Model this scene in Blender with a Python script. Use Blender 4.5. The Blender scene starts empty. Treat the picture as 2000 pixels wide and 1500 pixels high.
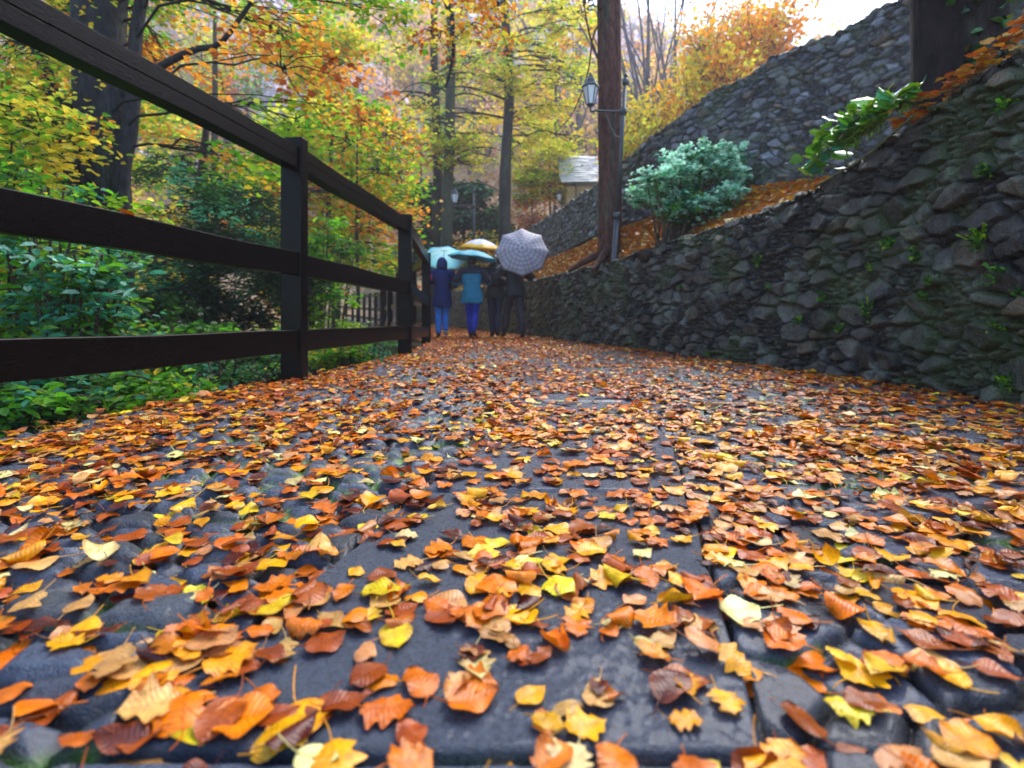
import bpy, bmesh, math, random
import numpy as np
from mathutils import Vector, Matrix
R_ = math.radians
sc = bpy.context.scene
# ------------------------------------------------------------------ camera, sky, sun, exposure
FPX, HZ, EYE = 1000.0, 625.0, 0.36
cam_d = bpy.data.cameras.new('camera'); cam = bpy.data.objects.new('camera', cam_d)
sc.collection.objects.link(cam); sc.camera = cam
cam.location = (0, 0, EYE); cam.rotation_euler = (R_(90), 0, 0)
cam_d.sensor_width = 36; cam_d.lens = 18.0; cam_d.shift_y = -0.0625
cam_d.clip_start = 0.02; cam_d.clip_end = 2000
cam_d.dof.use_dof = True; cam_d.dof.focus_distance = 1.35; cam_d.dof.aperture_fstop = 3.4
world = bpy.data.worlds.new('World'); sc.world = world; world.use_nodes = True
wn = world.node_tree; bg = wn.nodes['Background']
sky = wn.nodes.new('ShaderNodeTexSky'); sky.sky_type = 'NISHITA'; sky.sun_disc = False
SUN_EL, SUN_ROT = 52.0, 32.0
sky.sun_elevation = R_(SUN_EL); sky.sun_rotation = R_(SUN_ROT)
sky.air_density = 1.0; sky.dust_density = 1.2; sky.ozone_density = 2.0
wn.links.new(sky.outputs[0], bg.inputs[0]); bg.inputs[1].default_value = 0.15
sun_d = bpy.data.lights.new('sun', 'SUN'); sun = bpy.data.objects.new('sun', sun_d); sc.collection.objects.link(sun)
sun_d.energy = 1.5; sun_d.angle = R_(45); sun_d.color = (1.0, 0.95, 0.88)
_a, _e = R_(SUN_ROT), R_(SUN_EL)
sdir = Vector((math.sin(_a)*math.cos(_e), math.cos(_a)*math.cos(_e), math.sin(_e)))
sun.rotation_euler = sdir.to_track_quat('Z', 'Y').to_euler()
sc.view_settings.view_transform = 'Standard'; sc.view_settings.look = 'None'
sc.view_settings.exposure = 1.85; sc.view_settings.gamma = 1
sc.cycles.use_denoising = True
sc.cycles.max_bounces = 6; sc.cycles.transparent_max_bounces = 4; sc.cycles.volume_bounces = 1
sc.cycles.caustics_reflective = False; sc.cycles.caustics_refractive = False

rng = np.random.default_rng(7)
random.seed(7)
def P(px, py, Y):
    return np.array(((px-1000.0)/FPX*Y, Y, EYE+(HZ-py)/FPX*Y))

# ------------------------------------------------------------------ noise / stone cells
def hsh(i, j, s):
    i = np.asarray(i).astype(np.int64); j = np.asarray(j).astype(np.int64)
    h = (i*73856093) ^ (j*19349663) ^ (s*83492791)
    h = (h ^ (h >> 13))*1274126177 & 0xffffffff
    h = (h ^ (h >> 15))*2246822519 & 0xffffffff
    h = h ^ (h >> 16)
    return (h & 0xffffff)/float(0xffffff)
def vnoise(x, y, s=0):
    i = np.floor(x); j = np.floor(y); fx = x-i; fy = y-j
    fx = fx*fx*(3-2*fx); fy = fy*fy*(3-2*fy)
    a = hsh(i, j, s); b = hsh(i+1, j, s); c = hsh(i, j+1, s); d = hsh(i+1, j+1, s)
    return (a*(1-fx)+b*fx)*(1-fy)+(c*(1-fx)+d*fx)*fy
def fbm(x, y, o=4, s=0):
    t = 0; a = .5; f = 1.0
    for k in range(o):
        t = t+a*vnoise(x*f+k*17.3, y*f+k*9.1, s+k); a *= .5; f *= 2.03
    return t/(1-.5**o)
def sstep(a, b, x):
    t = np.clip((x-a)/(b-a), 0, 1); return t*t*(3-2*t)
def cells(u, v, cu, cv, jit=.8, seed=1, wv=0.0, R=1):
    U = u/cu; V = v/cv
    i0 = np.floor(U); j0 = np.floor(V)
    p1 = np.full(U.shape, 1e9); p2 = p1.copy()
    c1 = [np.zeros(U.shape) for _ in range(4)]; c2 = [np.zeros(U.shape) for _ in range(2)]
    for di in range(-R, R+1):
        for dj in range(-R, R+1):
            i = i0+di; j = j0+dj
            x = i+.5+jit*(hsh(i, j, seed)-.5)+.5*(j % 2); y = j+.5+jit*(hsh(i, j, seed+1)-.5)
            w = wv*hsh(i, j, seed+2)**2
            d = (U-x)**2+(V-y)**2-w
            m1 = d < p1; m2 = (~m1) & (d < p2)
            for k in range(2): c2[k] = np.where(m1, c1[k], np.where(m2, (x, y)[k], c2[k]))
            p2 = np.where(m1, p1, np.where(m2, d, p2)); p1 = np.where(m1, d, p1)
            for k, q in enumerate((x, y, i, j)): c1[k] = np.where(m1, q, c1[k])
    L = np.sqrt((c1[0]-c2[0])**2+(c1[1]-c2[1])**2)+1e-6
    edge = (p2-p1)/(2*L)
    ids = [hsh(c1[2], c1[3], seed+10+k) for k in range(4)]
    return ids, edge, U-c1[0], V-c1[1]

# ------------------------------------------------------------------ mesh helpers
def mk(name, V, F, mat, parent=None, col=None, uv=None, smooth=True):
    """F: (n,4) or (n,3) int array, or list of such arrays / polygons"""
    V = np.asarray(V, dtype=np.float32)
    me = bpy.data.meshes.new(name)
    Fs = F if isinstance(F, list) else [F]
    if Fs and not isinstance(Fs[0], np.ndarray):
        me.from_pydata(V.tolist(), [], [tuple(f) for f in Fs])
    else:
        Fs = [f for f in Fs if len(f)]
        nl = sum(f.size for f in Fs); nf = sum(len(f) for f in Fs)
        me.vertices.add(len(V)); me.vertices.foreach_set('co', V.ravel())
        me.loops.add(nl); me.polygons.add(nf)
        me.loops.foreach_set('vertex_index', np.concatenate([f.ravel() for f in Fs]).astype(np.int32))
        st = []; o = 0
        for f in Fs:
            k = f.shape[1]; st.append(o+np.arange(len(f))*k); o += f.size
        me.polygons.foreach_set('loop_start', np.concatenate(st).astype(np.int32))
    me.update(calc_edges=True)
    if smooth: me.polygons.foreach_set('use_smooth', np.ones(len(me.polygons), dtype=bool))
    if col is not None:
        a = me.color_attributes.new('Col', 'FLOAT_COLOR', 'POINT')
        c = np.ones((len(V), 4), dtype=np.float32); c[:, :3] = col[:, :3]
        if col.shape[1] > 3: c[:, 3] = col[:, 3]
        a.data.foreach_set('color', c.ravel())
    if uv is not None:
        l = me.uv_layers.new(name='UVMap'); vi = np.empty(len(me.loops), dtype=np.int32)
        me.loops.foreach_get('vertex_index', vi)
        l.data.foreach_set('uv', np.asarray(uv, dtype=np.float32)[vi].ravel())
    me.validate()
    if mat: me.materials.append(mat)
    o = bpy.data.objects.new(name, me); sc.collection.objects.link(o)
    if parent: o.parent = parent
    return o
def tag(o, label=None, cat=None, group=None, kind=None):
    if label: o['label'] = label
    if cat: o['category'] = cat
    if group: o['group'] = group
    if kind: o['kind'] = kind
    return o
def empty(name, loc=(0, 0, 0), rz=0.0):
    o = bpy.data.objects.new(name, None); sc.collection.objects.link(o)
    o.location = tuple(float(c) for c in loc); o.rotation_euler = (0, 0, rz); o.empty_display_size = .1
    return o
def settle(root, *kids):
    """children were modelled in world coordinates: keep them there under a moved empty"""
    inv = Matrix.Translation(Vector(root.location)).inverted()
    for k in kids:
        k.data.transform(inv)
def grid_faces(nr, nc, wrap=False):
    r = np.arange(nr-1)[:, None]; c = np.arange(nc if wrap else nc-1)[None, :]
    c2 = (c+1) % nc
    return np.stack([r*nc+c, r*nc+c2, (r+1)*nc+c2, (r+1)*nc+c], -1).reshape(-1, 4)
class MB:
    def __init__(s): s.V = []; s.F = []; s.C = []; s.n = 0
    def add(s, V, F, c=None):
        V = np.asarray(V, float).reshape(-1, 3)
        s.V.append(V)
        for f in F: s.F.append(tuple(int(i)+s.n for i in f))
        s.C.append(np.array(c) if (c is not None and np.ndim(c) == 2) else np.tile(np.array(c if c is not None else (1, 1, 1), float), (len(V), 1))); s.n += len(V); return s
    def box(s, c, size, rot=None, c3=None):
        a = np.array([[x, y, z] for x in (-.5, .5) for y in (-.5, .5) for z in (-.5, .5)])*np.array(size)
        if rot is not None: a = a @ np.array(rot.to_3x3()).T
        return s.add(a+np.array(c), [(0, 1, 3, 2), (4, 6, 7, 5), (0, 4, 5, 1), (2, 3, 7, 6), (0, 2, 6, 4), (1, 5, 7, 3)], c3)
    def tube(s, pts, rad, n=8, c=None, sq=1.0, cap=True):
        V, F = tube_arr(pts, rad, n, sq)
        F = [tuple(f) for f in F]
        if cap:
            F.append(tuple(range(n-1, -1, -1))); m = (len(pts)-1)*n; F.append(tuple(range(m, m+n)))
        return s.add(V, F, c)
    def lathe(s, prof, n=16, c0=(0, 0, 0), c=None, ph=0.0):
        prof = np.array(prof, float); th = np.arange(n)/n*2*np.pi+ph
        V = np.stack([prof[:, None, 0]*np.cos(th), prof[:, None, 0]*np.sin(th), np.repeat(prof[:, 1:2], n, 1)], -1).reshape(-1, 3)
        F = [tuple(f) for f in grid_faces(len(prof), n, True)]
        F.append(tuple(range(n-1, -1, -1))); m = (len(prof)-1)*n; F.append(tuple(range(m, m+n)))
        return s.add(V+np.array(c0), F, c)
    def build(s, name, mat, parent=None, smooth=False, bev=0):
        o = mk(name, np.concatenate(s.V), s.F, mat, parent, col=np.concatenate(s.C), smooth=smooth)
        if bev:
            b = o.modifiers.new('b', 'BEVEL'); b.width = bev; b.segments = 2; b.limit_method = 'ANGLE'
        return o
def tube_arr(pts, rad, n=8, sq=1.0):
    pts = np.array(pts, float); rad = np.broadcast_to(np.array(rad, float), (len(pts),))
    T = np.gradient(pts, axis=0); T /= np.linalg.norm(T, axis=1)[:, None]+1e-9
    up = np.array([0, 0, 1.0]) if abs(T[0][2]) < .9 else np.array([0, 1.0, 0])
    th = np.arange(n)/n*2*np.pi; V = []
    A = None
    for k in range(len(pts)):
        A = np.cross(T[k], up if A is None else np.cross(A, T[k])) if A is None else A-T[k]*np.dot(A, T[k])
        A /= np.linalg.norm(A)+1e-9; B = np.cross(T[k], A)
        V.append(pts[k]+rad[k]*(np.cos(th)[:, None]*A+sq*np.sin(th)[:, None]*B))
    return np.concatenate(V), grid_faces(len(pts), n, True)
def spline(pts, n):
    """Catmull-Rom through pts -> n points"""
    p = np.array(pts, float); p = np.vstack([2*p[0]-p[1], p, 2*p[-1]-p[-2]]); m = len(pts)-1
    t = np.linspace(0, m-1e-6, n); k = t.astype(int); f = (t-k)[:, None]
    a, b, c, d = p[k], p[k+1], p[k+2], p[k+3]
    return .5*(2*b+(c-a)*f+(2*a-5*b+4*c-d)*f**2+(3*b-a-3*c+d)*f**3)

# ------------------------------------------------------------------ materials
def newmat(name):
    m = bpy.data.materials.new(name); m.use_nodes = True
    nt = m.node_tree; return m, nt, nt.nodes['Principled BSDF']
def N(nt, t, **k):
    n = nt.nodes.new(t)
    for a, b in k.items():
        if a.startswith('i_'): n.inputs[a[2:].replace('_', ' ')].default_value = b
        else: setattr(n, a, b)
    return n
def ramp(nt, fac, stops):
    r = nt.nodes.new('ShaderNodeValToRGB'); e = r.color_ramp.elements
    while len(e) < len(stops): e.new(.5)
    for k, (p, c) in enumerate(stops):
        e[k].position = p; e[k].color = (*c, 1) if len(c) == 3 else c
    nt.links.new(fac, r.inputs[0]); return r.outputs[0]
def mul(nt, a, b, mode='MULTIPLY', fac=1.0):
    m = nt.nodes.new('ShaderNodeMix'); m.data_type = 'RGBA'; m.blend_type = mode
    m.inputs[0].default_value = fac
    for s, x in ((6, a), (7, b)):
        if hasattr(x, 'type') and not isinstance(x, tuple): nt.links.new(x, m.inputs[s])
        else: m.inputs[s].default_value = (*x, 1)
    return m.outputs[2]
def noise(nt, scale, detail=4, rough=.6, coord='Object', dim=None):
    tc = nt.nodes.new('ShaderNodeTexCoord'); n = nt.nodes.new('ShaderNodeTexNoise')
    n.inputs['Scale'].default_value = scale; n.inputs['Detail'].default_value = detail; n.inputs['Roughness'].default_value = rough
    if dim:
        mp = nt.nodes.new('ShaderNodeMapping'); mp.inputs['Scale'].default_value = dim
        nt.links.new(tc.outputs[coord], mp.inputs[0]); nt.links.new(mp.outputs[0], n.inputs['Vector'])
    else: nt.links.new(tc.outputs[coord], n.inputs['Vector'])
    return n.outputs[0]
def bump(nt, h, st, dist, bs, prev=None):
    b = nt.nodes.new('ShaderNodeBump'); b.inputs['Strength'].default_value = st; b.inputs['Distance'].default_value = dist
    nt.links.new(h, b.inputs['Height'])
    if prev is not None: nt.links.new(prev, b.inputs['Normal'])
    nt.links.new(b.outputs[0], bs.inputs['Normal']); return b.outputs[0]
def attr(nt):
    a = nt.nodes.new('ShaderNodeVertexColor'); a.layer_name = 'Col'; return a
def stone_mat(name, fine, coarse, rlo, rhi, bst=.6, bd=.006, coat=0.0):
    m, nt, b = newmat(name); a = attr(nt)
    n1 = noise(nt, coarse, 5, .65); n2 = noise(nt, fine, 3, .7)
    c = mul(nt, a.outputs[0], ramp(nt, n1, [(.25, (.55, .55, .57)), (.75, (1.5, 1.48, 1.42))]))
    c = mul(nt, c, ramp(nt, n2, [(.3, (.6, .6, .6)), (.7, (1.45, 1.45, 1.45))]))
    nt.links.new(c, b.inputs['Base Color'])
    r = nt.nodes.new('ShaderNodeMapRange'); r.inputs[3].default_value = rlo; r.inputs[4].default_value = rhi
    r.inputs[1].default_value = .3; r.inputs[2].default_value = .7
    nt.links.new(n1, r.inputs[0]); nt.links.new(r.outputs[0], b.inputs['Roughness'])
    b.inputs['Coat Weight'].default_value = coat; b.inputs['Coat Roughness'].default_value = .12
    p = bump(nt, n1, bst*.4, bd*1.2, b); bump(nt, n2, bst, bd, b, p)
    return m
M_road = stone_mat('wet_cobble', 380, 150, .20, .42, 1.0, .0035, .18)
M_wall = stone_mat('rough_wall_stone', 90, 18, .18, .6, 1.0, .014)
M_wall2 = stone_mat('rubble_wall_stone', 60, 9, .35, .8, .8, .02)

def leaf_mat(name, rough=.3, transl=.25, veins=True, spec=.5, coat=.3):
    m, nt, b = newmat(name); a = attr(nt); c = a.outputs[0]
    n1 = noise(nt, 70, 4, .65); n2 = noise(nt, 420, 2, .6)
    c = mul(nt, c, ramp(nt, n1, [(.3, (.62, .55, .5)), (.55, (1.05, 1.05, 1.0)), (.75, (1.25, 1.3, 1.2))]))
    if veins:
        # small dark specks of rot
        c = mul(nt, c, ramp(nt, n2, [(.30, (.25, .16, .12)), (.36, (1, 1, 1))]))
        uv = nt.nodes.new('ShaderNodeUVMap'); uv.uv_map = 'UVMap'
        sx = nt.nodes.new('ShaderNodeSeparateXYZ'); nt.links.new(uv.outputs[0], sx.inputs[0])
        def M2(op, x, y=None, z=None):
            q = nt.nodes.new('ShaderNodeMath'); q.operation = op
            for k, w in enumerate((x, y, z)):
                if w is None: continue
                if isinstance(w, (int, float)): q.inputs[k].default_value = w
                else: nt.links.new(w, q.inputs[k])
            return q.outputs[0]
        av = M2('ABSOLUTE', M2('SUBTRACT', sx.outputs[1], .5))           # 0..0.5 from the midrib
        ph = M2('FRACT', M2('MULTIPLY', M2('SUBTRACT', sx.outputs[0], M2('MULTIPLY', av, .55)), 9.0))
        side = M2('ABSOLUTE', M2('SUBTRACT', ph, .5))
        vein = M2('MAXIMUM', M2('GREATER_THAN', side, .44), M2('LESS_THAN', av, .02))
        mx = nt.nodes.new('ShaderNodeMix'); mx.data_type = 'RGBA'; mx.blend_type = 'MULTIPLY'
        nt.links.new(M2('MULTIPLY', vein, .55), mx.inputs[0]); nt.links.new(c, mx.inputs[6]); mx.inputs[7].default_value = (.62, .5, .42, 1)
        c = mx.outputs[2]
        p = bump(nt, M2('MULTIPLY', side, -1.0), .5, .002, b); bump(nt, n1, .5, .003, b, p)
    nt.links.new(c, b.inputs['Base Color'])
    b.inputs['Roughness'].default_value = rough; b.inputs['Specular IOR Level'].default_value = spec
    b.inputs['Coat Weight'].default_value = coat; b.inputs['Coat Roughness'].default_value = .15
    if transl:
        t = nt.nodes.new('ShaderNodeBsdfTranslucent'); nt.links.new(c, t.inputs[0])
        mx = nt.nodes.new('ShaderNodeMixShader'); mx.inputs[0].default_value = transl
        nt.links.new(b.outputs[0], mx.inputs[1]); nt.links.new(t.outputs[0], mx.inputs[2])
        nt.links.new(mx.outputs[0], nt.nodes['Material Output'].inputs[0])
    return m
M_litter = leaf_mat('wet_fallen_leaf', .30, .14, spec=.25, coat=.22)
M_foli = leaf_mat('tree_leaf', .45, .55, False, .4, .0)
M_gloss = leaf_mat('glossy_leaf', .22, .2, False, .6, .4)

def simple(name, col, rough=.6, nscale=0, namp=.4, metal=0, bst=0, bd=.003, dim=None, spec=.5, use_attr=False):
    m, nt, b = newmat(name); b.inputs['Roughness'].default_value = rough; b.inputs['Metallic'].default_value = metal
    b.inputs['Specular IOR Level'].default_value = spec
    base = attr(nt).outputs[0] if use_attr else None
    if nscale:
        n1 = noise(nt, nscale, 5, .65, dim=dim)
        r = ramp(nt, n1, [(.3, (1-namp,)*3), (.7, (1+namp,)*3)])
        c = mul(nt, base if base is not None else col, r); 
        if base is not None: c = mul(nt, c, col)
        nt.links.new(c, b.inputs['Base Color'])
        if bst: bump(nt, n1, bst, bd, b)
    else:
        if base is not None: nt.links.new(mul(nt, base, col), b.inputs['Base Color'])
        else: b.inputs['Base Color'].default_value = (*col, 1)
    return m
M_wood = simple('dark_wet_wood', (.0048, .0036, .0034), .27, 22, .5, bst=.35, bd=.003, dim=(1.6, 1.6, 9), spec=.09)
M_bark_red = simple('reddish_bark', (.20, .085, .05), .75, 9, .6, bst=1, bd=.03, dim=(3, 3, .5), use_attr=True)
M_bark = simple('grey_bark', (1, 1, 1), .7, 12, .65, bst=1, bd=.03, dim=(2.4, 2.4, .6), use_attr=True, spec=.15)
M_iron = simple('painted_iron', (.035, .045, .055), .4, 30, .2)
M_soil = simple('leafy_soil', (1, 1, 1), .8, 6, .5, bst=1, bd=.05, use_attr=True)

# ------------------------------------------------------------------ plan of the place
FEN = spline([(-2.3, -2.0), (-2.0, -.4), (-1.715, .98), (-1.33, 3.13), (-1.12, 5.37), (-1.34, 8.0), (-1.95, 10.0), (-3.0, 13), (-4.3, 17), (-5.6, 22), (-7.6, 26.5), (-10.2, 31), (-14, 36), (-20, 41)], 900)
WAL = spline([(1.9, -3), (2.0, -1), (2.06, .6), (2.09, 2.06), (2.04, 3.43), (1.66, 5.54), (.92, 9.0), (.42, 11.4), (-.35, 14.3), (-1.7, 18.5), (-3.3, 23), (-5.4, 28), (-8.3, 33), (-13, 38.5), (-19, 43)], 900)
UPW = spline([(7.4, -1.5), (5.9, 1.4), (4.9, 3.3), (4.25, 4.55), (3.2, 6.6), (1.9, 9.2), (.95, 14.7), (.15, 19.3)], 500)
def fx(y): return np.interp(y, FEN[:, 1], FEN[:, 0])
def wx(y): return np.interp(y, WAL[:, 1], WAL[:, 0])
def ux(y): return np.interp(y, UPW[:, 1], UPW[:, 0])
def roadz(y): return np.interp(y, [-5, 12, 18, 24, 31, 38, 45], [0, 0, .02, .15, .42, 1.0, 1.5])
def wtop(y): return np.interp(y, [-3, 1, 2.06, 2.3, 2.62, 3.25, 3.65, 5.5, 7.3, 9, 11.4, 14, 18, 24, 33, 42], [1.72, 1.68, 1.63, 1.59, 1.52, 1.38, 1.29, 1.24, 1.20, 1.22, 1.27, 1.36, 1.45, 1.6, 2.1, 2.9])
def utop(y): return np.interp(y, [-1, 3.3, 5.1, 5.9, 6.5, 7.2, 8.8, 10, 12, 14.7, 17.5, 19.3], [3.7, 3.7, 3.72, 3.74, 3.77, 3.68, 3.34, 3.14, 3.25, 3.4, 3.55, 3.2])
def ubase(y): return np.interp(y, [-1, 3.3, 5.9, 6.6, 9.2, 14.7, 19.3], [1.9, 1.95, 2.05, 2.2, 2.2, 2.2, 2.5])
def pdist(x, y, L):
    """signed distance to polyline L: positive on its right-hand side when walking along it"""
    L = L[::4]; best = np.full(x.shape, 1e9); sg = np.zeros(x.shape); yy = np.zeros(x.shape)
    for a, b in zip(L[:-1], L[1:]):
        d = b-a; l2 = d @ d; t = np.clip(((x-a[0])*d[0]+(y-a[1])*d[1])/l2, 0, 1)
        ex = x-a[0]-t*d[0]; ey = y-a[1]-t*d[1]; q = ex*ex+ey*ey
        m = q < best; best = np.where(m, q, best)
        sg = np.where(m, np.sign(ex*d[1]-ey*d[0]), sg); yy = np.where(m, a[1]+t*d[1], yy)
    return np.sqrt(best)*sg, yy
def H(x, y):
    x = np.asarray(x, float); y = np.asarray(y, float)
    dF, yf = pdist(x, y, FEN); dF = -dF                       # positive to the left of the fence
    dW, yw = pdist(x, y, WAL); dU, yu = pdist(x, y, UPW)
    n = fbm(x*.7, y*.7, 4, 3)-.5
    z = roadz(yf)-.08
    left = roadz(yf)-.05-np.minimum(np.maximum(dF-.02, 0)*1.2, 2.3)+n*.5*sstep(.2, 1.2, dF)+.05*np.maximum(dF-6, 0)
    z = np.where(dF > 0, left, z)
    # terrace: W top -> U base
    wt = wtop(yw)-.06; f = np.clip((dW-.4)/np.maximum(dW-dU-.2, .3), 0, 1)
    ter = wt+(ubase(yu)-wt)*f + n*.10
    far = wt+.34*np.maximum(dW-.3, 0)+n*.3
    k = sstep(17.5, 20.5, y)
    up = utop(yu)-.12+np.maximum(dU-.3, 0)*.10+n*.2
    rt = np.where((dU > .34) & (y < 19.3), up, ter)*(1-k)+far*k
    z = np.where(dW > .36, rt, z)
    r = np.sqrt(x*x+y*y); az = x/np.maximum(y, 1)
    sl = np.interp(az, [-2, -1, 0, .2, .4, .6, 1, 2], [.56, .56, .52, .40, .22, .16, .16, .2])
    hill = sl*np.maximum(np.minimum(r, 118)-34, 0)+np.maximum(np.minimum(r, 118)-34, 0)*.10*(fbm(x*.02, y*.02, 3, 8)-.5)
    hill = np.where(y < 0, 0, hill)
    return z+hill*sstep(-5, 15, y)

# ------------------------------------------------------------------ ground sheet
def build_ground():
    def lin(a, b, s): return list(np.arange(a, b, s))
    xs = np.array([-170, -145, -120, -90, -70, -55, -45]+lin(-38, -16, 1.2)+lin(-16, -5, .4)+lin(-5, 6, .11)+lin(6, 14, .5)+lin(14, 40, 1.6)+[45, 55, 70, 90, 120, 145, 170])
    ys = np.array([-30, -15, -8, -5]+lin(-3, 22, .14)+lin(22, 42, .5)+lin(42, 80, 1.6)+lin(80, 150, 5)+[150])
    X, Y = np.meshgrid(xs, ys); x = X.ravel(); y = Y.ravel(); z = H(x, y)
    dF, _ = pdist(x, y, FEN); n = fbm(x*1.5, y*1.5, 4, 21)
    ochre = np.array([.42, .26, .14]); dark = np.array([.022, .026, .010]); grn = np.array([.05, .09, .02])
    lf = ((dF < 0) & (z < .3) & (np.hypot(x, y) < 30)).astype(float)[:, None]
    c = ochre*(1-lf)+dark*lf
    g = sstep(.5, .65, n)[:, None]; c = c*(1-g*.7)+grn*g*.7
    o = mk('ground', np.stack([x, y, z], -1), grid_faces(len(ys), len(xs)), M_soil, col=c)
    tag(o, kind='structure')
build_ground()

# ------------------------------------------------------------------ road of slabs and cobbles
def slab_x(y): return np.interp(y, [-3, 0, .5, 1.5, 3, 6, 9, 12, 16], [-.35, -.18, -.05, .19, .36, .38, .0, -.5, -1.6])
def road_h(x, y, full=False):
    base = roadz(y)+.012*(fbm(x*1.3, y*1.3, 3, 5)-.5)
    wob = .012*(fbm(x*9, y*9, 2, 6)-.5)
    xs = x-slab_x(y)+wob
    inA = (np.abs(xs) < .285)
    xs2 = x-(fx(y)+.30)+wob*1.5
    inB = (np.abs(xs2) < .17)
    # slab joints (each strip has its own spacing)
    def slab(xx, half, ln, sd):
        row = np.floor(y/ln+.35*hsh(np.floor(y/ln), 0, sd)); fr = y/ln+.35*hsh(np.floor(y/ln), 0, sd)-row
        e = np.minimum(np.minimum(fr, 1-fr)*ln, half-np.abs(xx)); return row, e
    rA, eA = slab(xs, .285, .62, 31); rB, eB = slab(xs2, .17, .45, 37)
    left = x < slab_x(y)
    wx_ = x+.015*(fbm(x*14, y*14, 2, 61)-.5); wy_ = y+.015*(fbm(x*14+5, y*14, 2, 62)-.5)
    ids, ed, du, dv = cells(wx_, wy_, .085, .048, .9, 41, .45)
    ids2, ed2, du2, dv2 = cells(wx_, wy_, .105, .078, .9, 51, .6)
    idc = [np.where(left, a, b) for a, b in zip(ids, ids2)]
    e = np.where(left, ed*.055, ed2*.085); du = np.where(left, du, du2); dv = np.where(left, dv, dv2)
    dome = np.where(left, .030*np.sqrt(np.clip(e/.020, 0, 1)), .021*np.sqrt(np.clip(e/.010, 0, 1)))
    hc = -.026+dome+.010*(idc[0]-.5)+np.where(left, .008, .012)*(idc[1]-.5)*du+.008*(idc[2]-.5)*dv+.004*(fbm(x*40, y*40, 3, 71)-.5)
    hs = .004*(fbm(x*12, y*16, 3, 73)-.5)+.0022*(fbm(x*120, y*120, 2, 74)-.5)
    sA = hs-.024*(1-sstep(0, .011, eA))+.004*(hsh(rA, 3, 1)-.5)
    sB = hs-.016*(1-sstep(0, .008, eB))+.004*(hsh(rB, 3, 2)-.5)
    h = np.where(inA, sA, np.where(inB, sB, hc))
    if not full: return base+h
    slabm = inA | inB; ee = np.where(inA, eA, np.where(inB, eB, e)); rid = np.where(inA, hsh(rA, 9, 3), np.where(inB, hsh(rB, 9, 4), idc[3]))
    return base+h, slabm, ee, rid, idc
def build_road():
    Vs = []; Fs = []; Cs = []; n0 = 0
    for rows, nc in ((np.concatenate([np.arange(-3, .16, .06)]), 90),
                     (.16*np.exp(np.arange(0, math.log(12.2/.16), .0072)), 860),
                     (np.concatenate([[12.2*1.0], np.arange(12.3, 38.5, .15)]), 60)):
        y = rows[:, None]+np.zeros((1, nc)); t = np.linspace(0, 1, nc)[None, :]; t = t+.10*np.sin(2*np.pi*t) if nc > 500 else t
        k = np.clip((y-12)/10, 0, 1)*2.2
        xl = fx(y)-.06-.03*fbm(y*3, y*0, 2, 9); xr = wx(y+k)+.12
        x = xl*(1-t)+xr*t; yy = y+k*t
        h, sm, ee, rid, idc = road_h(x, yy, True)
        # the verge edge rounds over on the ravine side
        h = h-.10*np.clip(1-t*28, 0, 1)**2
        v = .55+.9*rid
        c = np.where(sm[..., None], np.array([.046, .064, .100]), np.array([.036, .052, .086]))*v[..., None]
        warm = (idc[2] > .8) & ~sm
        c = np.where(warm[..., None], c*np.array([1.5, 1.25, .95]), c)
        dk = 1-.85*(1-sstep(0, .010, ee)); c = c*dk[..., None]
        ms = sstep(.56, .63, fbm(x*6, yy*6, 4, 91))*(1-sstep(.002, .010, ee))*np.where(sm, .25, 1)
        c = c*(1-ms[..., None])+np.array([.08, .20, .02])*ms[..., None]
        Vs.append(np.stack([x, yy, h], -1).reshape(-1, 3)); Cs.append(c.reshape(-1, 3))
        Fs.append(grid_faces(len(rows), nc)+n0); n0 += x.size
    o = mk('road', np.concatenate(Vs), np.concatenate(Fs), M_road, col=np.concatenate(Cs)); tag(o, kind='structure')
build_road()

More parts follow.
